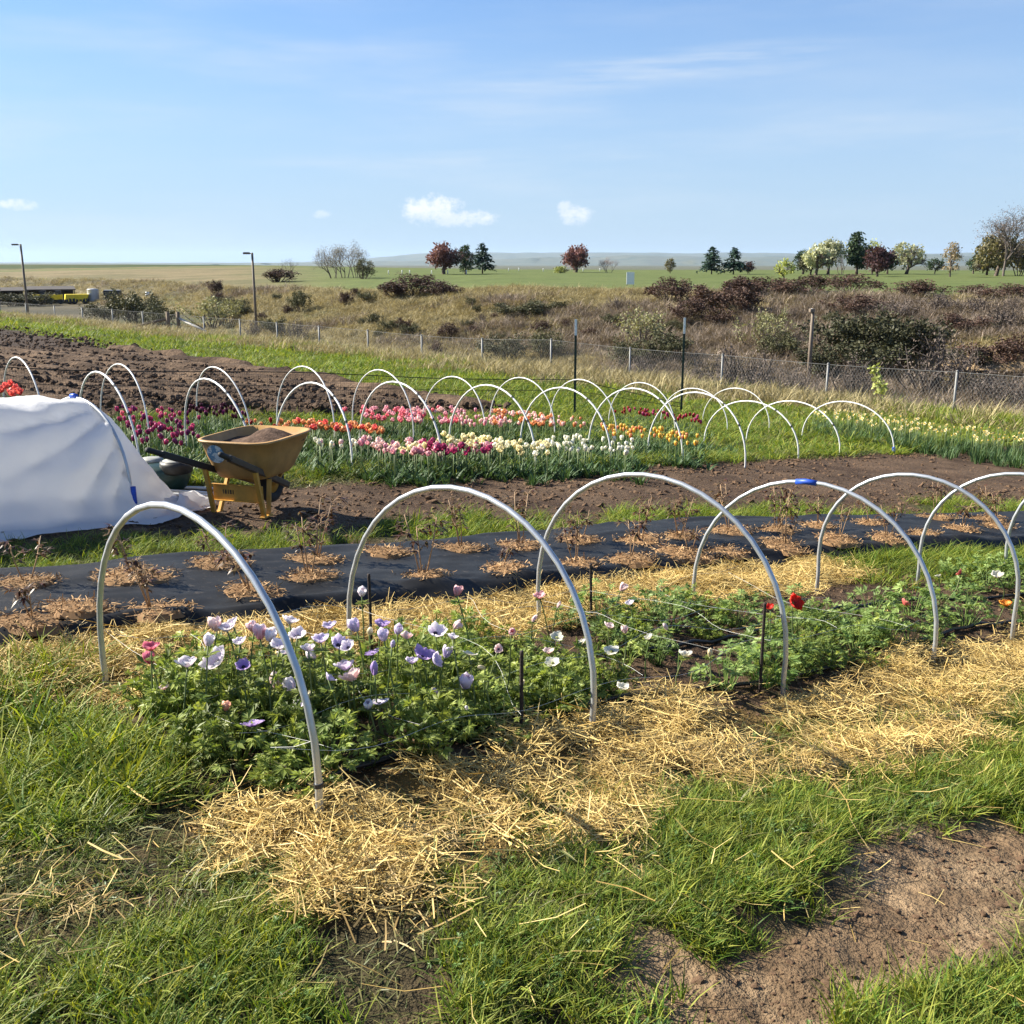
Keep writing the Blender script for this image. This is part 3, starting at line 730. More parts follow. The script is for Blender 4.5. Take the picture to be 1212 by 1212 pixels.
def flower(px, py, col, dia_px, kind='cup', dz=.30, wmax=3.50, name='anemone', cat='flower', group=None, label=None, n=None, ulim=True):
    g = G(px, py, dz)
    if w_of(*g)[1] > wmax: g, dz = solve_w(px, py, wmax)
    while w_of(*g)[1] < 2.44 and dz > .1: dz -= .01; g = G(px, py, dz)
    x, y = g; z = T(x, y); dist = math.sqrt(x * x + y * y + (CAM_H - z - dz) ** 2); dia = dia_px / FPX * dist; pk = {'cup': 1.55, 'bud': 1.6, 'open': 1.28, 'wide': 1.05}[kind]
    t = thing(name, label, cat, (x, y, z), 0, group)
    lean = rng.normal(0, .035, 2); top = np.array((0, 0, dz)); base = np.array((lean[0], lean[1], -.01))
    mb = MB(); mid = (top + base) / 2 + (rng.normal(0, .012), rng.normal(0, .012), 0)
    mb.add(*tube([base, base * .7 + mid * .3, mid, top * .6 + mid * .4, top - (0, 0, dia * .2)], [.0032, .003, .0028, .0026, .0026], 6), rng.random()); mb.build('stem', M_STEM, t, True)
    br = ob('bract', BRACT, t, tuple(top - (0, 0, dia * .25 + (.035 if dz > .2 else .01))), rng.random() * 6, rng.uniform(.8, 1.3)); br.location[0] *= .9
    rad = dia / 2; tilt = (rng.normal(0, .42), rng.normal(0, .28), rng.random() * 6.28)
    R0 = Matrix.Rotation(tilt[2], 3, 'Z') @ Matrix.Rotation(tilt[0], 3, 'X')
    m = n or (7 if kind != 'bud' else 5); off = np.array((0, 0, -dia * .33))
    for k in range(m):
        a = k * 2 * math.pi / m + rng.normal(0, .08); q = rad * pk * (1.0 if k % 2 else .88) * rng.uniform(.94, 1.08)
        ro = (R0 @ Matrix.Rotation(a, 3, 'Z')).to_euler()
        ob('petal', petal(kind, col), t, tuple(top + off), ro, (q * 1.05, q * rng.uniform(1.1, 1.35), q * .98 if kind == 'cup' else q * 1.0 if kind == 'bud' else q))
    if kind in ('open', 'wide'): ob('eye', EYEG if col in ('white', 'cream', 'red', 'orange', 'coral') else EYE, t, tuple(top + off * .9), R0.to_euler(), rad * 1.1)
    return t
AN = [  # pixel of the bloom, colour, size in pixels, form
 (179, 763, 'rose', 19, 'open'), (179, 779, 'rose', 18, 'cup'), (222, 781, 'lilacwhite', 24, 'open'), (258, 774, 'lilacwhite', 33, 'open'), (257, 739, 'palepink', 20, 'cup'),
 (275, 735, 'lilacwhite', 19, 'open'), (246, 758, 'lilacwhite', 17, 'cup'), (307, 749, 'pinkbase', 22, 'cup'), (288, 784, 'purple', 18, 'open'), (332, 760, 'lilacwhite', 23, 'open'),
 (342, 732, 'lilacwhite', 18, 'open'), (352, 747, 'lilacwhite', 22, 'open'), (379, 754, 'lavender', 20, 'open'), (328, 807, 'palepink', 22, 'bud'), (346, 811, 'lilacwhite', 21, 'cup'),
 (354, 832, 'lilacwhite', 14, 'open'), (363, 821, 'cream', 13, 'open'), (267, 836, 'peach', 14, 'cup'), (298, 851, 'purple', 26, 'wide'), (195, 812, 'palepink', 12, 'open'), (301, 741, 'pinkbase', 16, 'cup'),
 (428, 700, 'lilacwhite', 15, 'cup'), (540, 700, 'pink', 15, 'cup'), (422, 740, 'lavender', 20, 'cup'), (451, 736, 'purple', 19, 'open'), (400, 757, 'lavender', 23, 'open'),
 (454, 752, 'lavender', 18, 'cup'), (464, 762, 'lavender', 11, 'bud'), (441, 769, 'purple', 18, 'wide'), (409, 785, 'lavender', 24, 'open'), (418, 797, 'palepink', 25, 'open'),
 (443, 792, 'purple', 18, 'bud'), (515, 743, 'lilacwhite', 23, 'open'), (499, 771, 'purple', 25, 'open'), (513, 776, 'lavender', 19, 'open'), (527, 772, 'lavender', 17, 'cup'),
 (551, 806, 'lavender', 24, 'cup'), (518, 817, 'palepink', 11, 'bud'), (553, 837, 'lilacwhite', 8, 'bud'), (574, 787, 'cream', 11, 'bud'), (555, 770, 'white', 17, 'wide'), (537, 738, 'palepink', 14, 'cup'),
 (481, 751, 'palepink', 15, 'open'), (449, 827, 'lilacwhite', 20, 'wide'), (436, 833, 'lilacwhite', 15, 'cup'), (437, 747, 'cream', 13, 'bud'), (605, 746, 'pink', 12, 'cup'),
 (638, 703, 'pink', 16, 'open'), (659, 750, 'white', 16, 'wide'), (735, 695, 'palepink', 13, 'cup'), (746, 712, 'lilacwhite', 11, 'open'), (649, 769, 'palepink', 14, 'open'),
 (654, 780, 'white', 17, 'wide'), (724, 766, 'white', 17, 'wide'), (741, 745, 'palepink', 12, 'cup'), (720, 739, 'palepink', 12, 'open'), (737, 811, 'white', 16, 'open'),
 (811, 772, 'white', 17, 'open'), (630, 732, 'palepink', 10, 'bud'), (617, 810, 'cream', 10, 'bud'), (840, 773, 'cream', 11, 'bud'), (660, 716, 'palepink', 9, 'bud'), (388, 800, 'lavender', 14, 'open'), (268, 741, 'lilacwhite', 18, 'open'), (318, 752, 'lilacwhite', 19, 'cup'), (336, 771, 'lilacwhite', 17, 'open'), (365, 765, 'lilacwhite', 18, 'open'), (284, 757, 'lilacwhite', 16, 'open'), (390, 738, 'lavender', 17, 'open'), (412, 762, 'lilacwhite', 16, 'open'), (470, 745, 'lavender', 15, 'cup'), (487, 780, 'lavender', 16, 'open'), (535, 752, 'lilacwhite', 13, 'open'), (590, 765, 'palepink', 11, 'open'), (690, 758, 'white', 12, 'open'), (770, 752, 'white', 11, 'open'), (790, 742, 'palepink', 10, 'bud'), (372, 775, 'lilacwhite', 15, 'cup')]
AL = {'rose': 'deep rose red anemone near the tall grass end of the bed', 'lilacwhite': 'lilac white anemone with pale petals above the netting', 'lavender': 'lavender anemone with soft violet petals above the netting',
      'purple': 'violet purple anemone among paler lavender blooms', 'pink': 'clear pink anemone on a tall stem against straw', 'palepink': 'pale pink faded anemone bloom in the netted bed',
      'white': 'open white anemone low over sparse foliage', 'cream': 'small cream anemone bud among green leaves', 'pinkbase': 'white anemone with a red pink base against the straw', 'peach': 'small peach anemone just above the near foliage'}
for px, py, col, dia, kind in AN:
    flower(px, py, col, dia * 1.08, kind, (.16 if py > 800 else .25 if py > 765 else .31) if px < 620 else .20, group=col + ' anemones', label=AL[col])
RN = [(938, 708, 'red', 19, .26, 'large bright red ranunculus bloom beside a hoop leg'), (912, 717, 'red', 10, .25, 'small red ranunculus bud leaning by the rebar stake'), (1070, 712, 'coral', 11, .2, 'small coral red ranunculus among seedlings'),
      (1181, 679, 'white', 12, .2, 'white ranunculus bloom at the foot of a hoop'), (1138, 676, 'coral', 8, .2, 'tiny coral ranunculus near the black fabric'), (1191, 713, 'orange', 12, .15, 'orange ranunculus low in the bed'), (1111, 681, 'white', 6, .2, 'tiny white ranunculus bud near the black fabric')]
for px, py, col, dia, dz, lab in RN:
    flower(px, py, col, dia * 1.1, 'open', dz, 3.5, 'ranunculus', 'flower', None, lab, 12)

# ------------------------------------------------------------ peonies in rings of bark mulch
M_BARK = mat_leaf('bark_chip', (.20, .115, .055), (.46, .30, .155), 0, .85, .15, .15)
M_PEONY = mat_leaf('peony_leaf', (.075, .028, .020), (.13, .095, .035), .25, .45, .25, .35, (1.3, .8, .5))
M_PSTEM = mat_leaf('peony_stem', (.30, .19, .11), (.36, .24, .13), 0, .6, .15)
def mulch_mesh(seed):
    r_ = np.random.default_rng(seed); mb = MB(); n = 12; m = 6
    V = [(0, 0, .014)]; F = []
    for i in range(1, m):
        for j in range(n * 2):
            a = j * math.pi / n; rr = i / (m - 1) * .15 * (1 + .10 * math.sin(a * 3 + seed) + .05 * math.sin(a * 7 + seed)); V.append((math.cos(a) * rr * 1.1, math.sin(a) * rr, .014 * (1 - (i / (m - 1)) ** 2) + r_.normal(0, .002) - (.02 if i == m - 1 else 0)))
    k = n * 2; F = [(0, 1 + j, 1 + (j + 1) % k) for j in range(k)]
    for i in range(m - 2):
        for j in range(k): F.append((1 + i * k + j, 1 + (i + 1) * k + j, 1 + (i + 1) * k + (j + 1) % k, 1 + i * k + (j + 1) % k))
    mb.add(V, F, .1)
    N = 330; a = r_.random(N) * 6.283; q = np.sqrt(r_.random(N)) * .165; b = np.stack([np.cos(a) * q * 1.1, np.sin(a) * q, .015 * (1 - (q / .17) ** 2) + .003 + r_.random(N) * .007], 1)
    d = unit(np.stack([r_.normal(size=N), r_.normal(size=N), r_.normal(0, .32, N)], 1)); s = unit(np.cross(d, np.array((0, 0, 1.)) + r_.normal(0, .4, (N, 3))))
    add_strips(mb, b, d, s, r_.uniform(.012, .04, N), r_.uniform(.003, .007, N), r_.normal(0, .15, (N, 3)), ts=(0, .5, 1), taper=(.8, 1, .7), rnd=r_.random(N))
    return mb.mesh('bark_mulch', M_BARK)
mulch = [mulch_mesh(k) for k in range(4)]
def peony_parts(seed):
    r_ = np.random.default_rng(seed); parts = []
    for k in range(r_.integers(2, 5)):
        st, lf = MB(), MB(); a = r_.random() * 6.283; ln = r_.uniform(.23, .36); o = np.array((math.cos(a), math.sin(a), 0)) * .02
        tip = o * 3 + np.array((math.cos(a) * .05, math.sin(a) * .05, ln)) + r_.normal(0, .015, 3); mid = (o + tip) / 2 + r_.normal(0, .01, 3)
        st.add(*tube([o - (0, 0, .02), mid, tip], [.0048, .0042, .003], 5), .5)
        for j in range(7):
            t = r_.uniform(.50, 1.02); p = o + (tip - o) * min(t, 1); b = r_.random() * 6.283
            out = np.array((math.cos(b), math.sin(b), r_.uniform(.0, .7))); e = p + out * r_.uniform(.03, .07)
            st.add(*tube([p, (p + e) / 2 + (0, 0, .01), e], [.002, .0018, .0015], 3, False), .2)
            for q in range(6):
                c = b + r_.normal(0, .8); d = unit(np.array((math.cos(c), math.sin(c), r_.uniform(-.55, .7)))[None])[0]; s = unit(np.cross(d, (0, 0, 1.))[None])
                add_strips(lf, e[None], d[None], s, np.array([r_.uniform(.04, .07)]), np.array([r_.uniform(.012, .019)]), np.array([[0, 0, -r_.uniform(.05, .4)]]), ts=(0, .3, .65, 1), taper=(.15, 1, .8, 0), rnd=r_.random(1))
        parts.append((st.mesh('stem', M_PSTEM, True), lf.mesh('foliage', M_PEONY)))
    return parts
peonies = [peony_parts(300 + k) for k in range(5)]
MUL = [(33, 698), (43, 743), (93, 727), (160, 687), (180, 720), (260, 675), (300, 703), (367, 690), (373, 667), (501, 686), (459, 660), (592, 676), (547, 652), (617, 650), (681, 671), (687, 645),
       (747, 665), (757, 642), (808, 659), (804, 638), (836, 661), (875, 657), (936, 649), (1003, 645), (1051, 640), (1091, 634), (1138, 630), (1181, 626), (865, 632), (918, 629), (968, 625), (1030, 622), (1108, 617), (1170, 616)]
NOPLANT = {2, 10, 18, 21, 25}
for k, (px, py) in enumerate(MUL):
    x, y = G(px, py, .08); u, w = w_of(x, y); w = min(max(w, 4.2), 5.05); x, y = (float(q) for q in xy_w(u, w)); z = float(fabric_z(np.array([x]), np.array([y]))[0])
    s = rng.uniform(.85, 1.15); row = 'in the row beside the straw' if w < 4.66 else 'in the row beside the grass strip'
    sl = ((float(fabric_z(np.array([x + .1]), np.array([y]))[0]) - float(fabric_z(np.array([x - .1]), np.array([y]))[0])) / .2, (float(fabric_z(np.array([x]), np.array([y + .1]))[0]) - float(fabric_z(np.array([x]), np.array([y - .1]))[0])) / .2)
    o = ob('mulch_ring', mulch[k % 4], None, (x, y, z - .002), (math.atan(sl[1]), -math.atan(sl[0]), R(38) + rng.normal(0, .3)), (s, s, 1))
    tag(o, ('patch of reddish bark mulch around a peony ' if k not in NOPLANT else 'bare patch of bark mulch without a plant ') + row, 'mulch', 'bark mulch patches ' + row)
    if k in NOPLANT: continue
    t = thing('peony', 'young peony with drooping dark red leaves ' + row, 'plant', (x, y, z + .01), rng.random() * 6, 'red leaved peonies ' + row); t.scale = (rng.uniform(.58, .9),) * 3
    for st, lf in peonies[k % 5]: ob('stem', st, t); ob('foliage', lf, t)
# ------------------------------------------------------------ white hoops over the tulip rows
def solve_v(px, py, vt, lo=.45, hi=1.15):
    for dz in np.arange(lo, hi, .01):
        g = G(px, py, dz)
        if uv_of(*g)[1] <= vt: return g, dz
    return g, hi
HA = [(120, 440), (253, 448), (365, 454), (470, 452), (580, 456), (668, 459), (752, 460), (825, 465), (890, 475), (940, 475), (1005, 480)]
HB = [(20, 423), (140, 431), (260, 434), (357, 434), (450, 438), (535, 446), (617, 447), (690, 449), (760, 453), (822, 463), (872, 462)]
def build_far_hoops():
    for row, lst in ((0, HA), (1, HB)):
        for i, (px, py) in enumerate(lst):
            u0 = 3. + i * .95; vm = 10.75 if row else np.interp(u0, [3, 5, 8.5], [9.35, 9.05, 8.5])
            (x, y), H = solve_v(px, py, vm); H = min(max(H, .62), 1.0)
            u, v = uv_of(x, y); hw = .66 if row else .74; a = [float(q) for q in xy_of(u + .03, v - hw)]; b = [float(q) for q in xy_of(u - .03, v + hw)]
            za, zb = T(*a), T(*b); o = np.array((a[0], a[1], za)); H2 = H + T(x, y) - (za + zb) / 2
            c = hoop_curve(a, b, za, zb, H2, lean=rng.normal(0, .04)) - o
            lab = ('white plastic hoop in the back row behind the tulips' if row else 'white plastic hoop with dark bands in the front tulip row')
            if not row and i == 10: lab = 'white plastic hoop with a blue clip at the daffodil end'
            t = thing('tulip_hoop', lab, 'hoop', tuple(o), 0, 'back row of white hoops' if row else 'front row of white hoops'); mb = MB()
            mb.add(*tube(c, .0080 if row else .0098, 8)); mb.build('pipe', M_PVC, t, True)
            if not row and i < 10:
                for k in (6, 9):
                    q = c[k]; d = c[k + 1] - c[k - 1]; d /= np.linalg.norm(d); mb = MB(); mb.add(*tube([q - d * .012, q + d * .012], .0125, 8)); mb.build('joint_band', M_JOINT, t)
            if not row and i == 10:
                mb = MB(); mb.add(*tube([c[2], c[3] * .7 + c[2] * .3], .024, 8)); mb.build('clip', M_TAPE, t)
build_far_hoops()

# ------------------------------------------------------------ tulips
TP = {'magenta': ((.27, .015, .085), (.52, .07, .20)), 'plum': ((.12, .01, .07), (.27, .035, .16)), 'black': ((.03, .006, .014), (.09, .018, .04)), 'orange': ((.60, .17, .05), (.84, .44, .20)),
      'rose': ((.60, .06, .12), (.84, .28, .34)), 'pink': ((.66, .24, .34), (.86, .52, .58)), 'palepink': ((.76, .44, .44), (.90, .72, .68)), 'cream': ((.76, .68, .30), (.92, .88, .60)),
      'white': ((.74, .76, .58), (.92, .92, .84)), 'yellow': ((.70, .40, .04), (.88, .68, .16)), 'darkred': ((.20, .008, .012), (.42, .03, .035)), 'coral': ((.62, .03, .05), (.88, .22, .18))}
TM = {k: mat_leaf('tulip_' + k, a, b, .35, .45, .14, .3, (1.15, 1.05, .9)) for k, (a, b) in TP.items()}
M_TL = mat_leaf('tulip_leaf', (.035, .078, .028), (.10, .165, .06), .22, .55, .25, .22)
def tulip_bloom(dbl):
    mb = MB(); Vc, F, A = petal_mesh('cup'); Vc, A = np.array(Vc), np.array(A); Vo = np.array(petal_mesh('open')[0])
    for k in range(9 if dbl else 6):
        a = k * 2.399 if dbl else k * 1.047; V = (Vo if dbl and k < 4 else Vc) * ((.95, 1.25, 1.1) if k % 2 else (.82, 1.2, 1.18)) * (1.05 if dbl else 1)
        c, s = math.cos(a), math.sin(a); mb.add(np.stack([V[:, 0] * c - V[:, 1] * s, V[:, 0] * s + V[:, 1] * c, V[:, 2]], 1), F, A)
    return mb
BL = {}
for k in TP:
    for dbl in (0, 1): BL[k, dbl] = tulip_bloom(dbl).mesh('bloom', TM[k], True)
def tulip_leaf(L, W, seed):
    r_ = np.random.default_rng(seed); mb = MB(); a = r_.random() * 6.28
    add_strips(mb, np.array([[0, 0, -.01]]), unit(np.array([[math.cos(a) * .35, math.sin(a) * .35, 1]])), unit(np.array([[-math.sin(a), math.cos(a), .1]])), np.array([L]), np.array([W]),
               np.array([[math.cos(a) * .35, math.sin(a) * .35, -.2]]), ts=(0, .25, .6, .85, 1), taper=(.5, 1, .8, .4, 0), rnd=r_.random(1)); return mb
TLEAF = [tulip_leaf(.24, .034, k).mesh('leaf', M_TL, True) for k in range(4)]
mb = MB(); mb.add(*tube([(0, 0, -.02), (.006, .004, .16), (0, 0, .34)], [.0048, .0042, .004], 5), .5); TSTEM = mb.mesh('stem', M_STEM, True)
def clump(seed, n=10):
    mb = MB(); r_ = np.random.default_rng(seed); a = r_.random(n) * 6.28; q = r_.random(n) * .07
    add_strips(mb, np.stack([np.cos(a) * q, np.sin(a) * q, a * 0 - .01], 1), unit(np.stack([np.cos(a) * .3, np.sin(a) * .3, np.ones(n)], 1) + r_.normal(0, .12, (n, 3))), unit(np.stack([-np.sin(a), np.cos(a), r_.normal(0, .3, n)], 1)),
               r_.uniform(.11, .23, n), r_.uniform(.016, .028, n), np.stack([np.cos(a) * .3, np.sin(a) * .3, -r_.random(n) * .3], 1), ts=(0, .3, .65, 1), taper=(.5, 1, .75, 0), rnd=r_.random(n))
    return mb.mesh('tulip_leaves', M_TL)
# x0, x1, y0 and y1 at the left end, drop to the right end, how many, colours, double
TZ = [(138, 205, 482, 508, 4, 46, ('magenta', 'magenta', 'rose', 'plum'), 0), (150, 215, 505, 528, 0, 22, ('magenta', 'plum'), 0), (205, 240, 492, 520, 0, 16, ('plum', 'magenta'), 0), (222, 292, 479, 492, 3, 38, ('black', 'black', 'plum'), 0),
      (290, 340, 498, 504, 3, 10, ('darkred', 'orange'), 0), (335, 452, 500, 507, 6, 44, ('orange', 'orange', 'coral'), 1), (403, 430, 485, 492, 0, 5, ('rose',), 0), (430, 500, 484, 500, 2, 44, ('rose', 'pink'), 1), (486, 545, 484, 502, 1, 38, ('pink', 'palepink', 'rose'), 1),
      (538, 600, 486, 505, 2, 34, ('palepink', 'pink'), 0), (578, 655, 488, 503, 4, 50, ('orange', 'orange', 'palepink'), 1), (650, 692, 493, 506, 2, 16, ('orange', 'palepink'), 0), (725, 832, 482, 490, 12, 44, ('darkred', 'darkred', 'magenta'), 0),
      (372, 430, 522, 530, 2, 14, ('palepink', 'white'), 0), (425, 520, 520, 534, 6, 30, ('palepink', 'palepink', 'pink'), 1), (455, 505, 527, 534, 2, 8, ('cream',), 1), (490, 590, 528, 538, 0, 34, ('magenta', 'pink'), 1), (497, 512, 521, 529, 0, 5, ('magenta',), 1),
      (518, 590, 514, 527, 6, 30, ('cream',), 1), (585, 650, 522, 538, 2, 26, ('cream', 'cream', 'white'), 1), (648, 752, 516, 534, 4, 46, ('white',), 0), (712, 815, 504, 516, 8, 52, ('yellow', 'yellow', 'orange'), 0), (780, 830, 512, 530, 0, 8, ('yellow',), 0)]
TLAB = {'magenta': 'magenta pink', 'plum': 'plum purple', 'black': 'near black maroon', 'orange': 'bright orange', 'rose': 'rose red', 'pink': 'mid pink', 'palepink': 'pale blush pink', 'cream': 'creamy pale yellow', 'white': 'pure white', 'yellow': 'golden yellow', 'darkred': 'deep dark red', 'coral': 'coral red'}
def build_tulips():
    L = []
    for x0, x1, y0, y1, dr, n, cols, dbl in TZ:
        for k in range(int(n * 1.25)):
            t = rng.random(); px = x0 + (x1 - x0) * t; py = y0 + (y1 - y0) * rng.random() + dr * t; h = rng.uniform(.15, .29); x, y = G(px, py, h)
            L.append((math.hypot(x, y), x, y, h, cols[rng.integers(len(cols))], dbl))
    L.sort(); rest = {}; feet = []
    for k, (d, x, y, h, col, dbl) in enumerate(L):
        z = T(x, y); s = rng.uniform(.034, .052) * (1.15 if dbl else 1.); r = rng.random() * 6.28; feet.append((x, y, z))
        if k < 296:
            t = thing('tulip', '%s %stulip blooming in the hooped tulip bed' % (TLAB[col], 'double ' if dbl else ''), 'tulip', (x, y, z), r, '%s tulips' % TLAB[col])
            ob('stem', TSTEM, t, None, None, (1, 1, h / .34)); ob('bloom', BL[col, dbl], t, (0, 0, h - s * .2), (rng.normal(0, .32), rng.normal(0, .32), 0), (s * rng.uniform(.85, 1.2), s * rng.uniform(.85, 1.2), s))
            ob('leaf', TLEAF[k % 4], t, None, r * 3, .8)
        else: rest.setdefault((col, dbl), []).append((x, y, z + h, s, r, h))
    mb = MB(); mats = [TM[k] for k in TP] + [M_STEM]; names = list(TP)
    for (col, dbl), q in rest.items():
        src = tulip_bloom(dbl); V0 = np.concatenate(src.V); A0 = np.concatenate(src.A); F0 = np.concatenate(src.F)
        for x, y, z, s, r, h in q:
            c, si = math.cos(r), math.sin(r); V = V0 * s; mb.add(np.stack([V[:, 0] * c - V[:, 1] * si + x, V[:, 0] * si + V[:, 1] * c + y, V[:, 2] + z], 1), F0, A0, names.index(col))
            Vt, Ft = tube([(x, y, z - h - .02), (x, y, z + s * .2)], .004, 4, False); mb.add(Vt, Ft, .5, len(names))
    if mb.n: tag(mb.build('tulip_crowd', mats, None, True), 'mixed colour tulips crowding the far side of the tulip rows', 'tulips', None, 'stuff')
    feet = np.array(feet); P = np.concatenate([feet + np.stack([rng.normal(0, .09, len(feet)), rng.normal(0, .09, len(feet)), np.zeros(len(feet))], 1) for _ in range(5)]); P[:, 2] = tz(P[:, 0], P[:, 1])
    n = 1100; u = rng.uniform(4.2, 10, n); v = np.where(rng.random(n) < .62, rng.uniform(8.2, 9.3, n) + np.interp(u, [4, 8], [.45, .0]), rng.uniform(10., 11.3, n)); x, y = xy_of(u, v); P = np.concatenate([P, np.stack([x, y, tz(x, y)], 1)])
    scatter('tulip_foliage', P, rotz(len(P), .12), sc3(len(P), .55, .95, .6, 1.1), [clump(700 + k) for k in range(4)], label='blue green strap leaves under the tulip blooms', cat='foliage')
    # coral tulips just behind the white tunnel
    for px, py in ((2, 463), (8, 459), (14, 456), (20, 461), (11, 466), (17, 468), (24, 466), (-6, 461), (-14, 458)):
        x, y = G(px, py, .42); x, y = x * .80, y * .80; z = T(x, y); h = z_at(px, py, x, y) - z
        t = thing('tulip', 'large coral red double tulip showing over the white tunnel', 'tulip', (x, y, z), 0, 'coral tulips behind the tunnel')
        ob('stem', TSTEM, t, None, None, (1, 1, h / .34)); ob('bloom', BL['coral', 1], t, (0, 0, h - .01), (rng.normal(0, .3), rng.normal(0, .3), rng.random() * 6), .052); ob('leaf', TLEAF[0], t)
build_tulips()
# daffodils by the fence
M_DAF = mat_leaf('daffodil_petal', (.72, .62, .26), (.82, .78, .58), .3, .5, .1, .3, (1.1, 1.05, .8)); M_DAFC = mat_leaf('daffodil_cup', (.85, .55, .03), (.90, .66, .08), .2, .5, .1)
def daffodil():
    mb = MB()
    for k in range(6):
        a = k * 1.047; d = np.array((math.cos(a), math.sin(a), .25)); s = np.array((-math.sin(a), math.cos(a), 0)); mb.add([d * .004, d * .022 + s * .011, d * .042, d * .022 - s * .011], [(0, 1, 2, 3)], rng.random())
    V, F = lathe([(.007, .004), (.010, .012), (.013, .024)], 8, False); mb.add(V, F, .5, 1); return mb
DAF = daffodil().mesh('bloom', [M_DAF, M_DAFC]); mb = MB(); mb.add(*tube([(0, 0, -.02), (0, 0, .2), (0, .01, .30)], .004, 4), .5); DST = mb.mesh('stem', M_STEM, True)
def daf_leaves(seed, n=12):
    r_ = np.random.default_rng(seed); mb = MB(); a = r_.random(n) * 6.28; q = r_.random(n) * .09
    add_strips(mb, np.stack([np.cos(a) * q, np.sin(a) * q, a * 0 - .01], 1), unit(np.stack([np.cos(a) * .2, np.sin(a) * .2, np.ones(n)], 1)), unit(np.stack([-np.sin(a), np.cos(a), a * 0], 1)), r_.uniform(.18, .30, n), np.full(n, .014), np.stack([np.cos(a) * .25, np.sin(a) * .25, -r_.random(n) * .2], 1), ts=(0, .5, 1), taper=(1, .9, 0.), rnd=r_.random(n))
    return mb.mesh('daffodil_leaves', M_TL)
def build_daffs():
    P = []
    for k in range(170):
        t = rng.random(); px = 962 + 262 * t ; py = np.interp(px, [962, 1040, 1212], [487, 497, 519]) + rng.uniform(-5, 8); x, y = G(px, py, .30); z = T(x, y); P.append((x, y, z))
        q = thing('daffodil', 'pale yellow daffodil in the row leading to the fence', 'daffodil', (x, y, z), 0, 'daffodils in the far row'); s = rng.uniform(.9, 1.25)
        ob('stem', DST, q, None, rng.random() * 6, s); ob('bloom', DAF, q, (0, 0, .30 * s), (R(60) + rng.normal(0, .3), 0, rng.normal(-.6, 1.0)), s * .62)
    P = np.array(P); P = np.concatenate([P + np.stack([rng.normal(0, .12, len(P)), rng.normal(0, .12, len(P)), np.zeros(len(P))], 1) for _ in range(3)]); P[:, 2] = tz(P[:, 0], P[:, 1])
    scatter('daffodil_foliage', P, rotz(len(P), .1), sc3(len(P), .55, .85), [daf_leaves(720 + k) for k in range(3)], label='green strap leaves of the daffodil row by the fence', cat='foliage')
build_daffs()

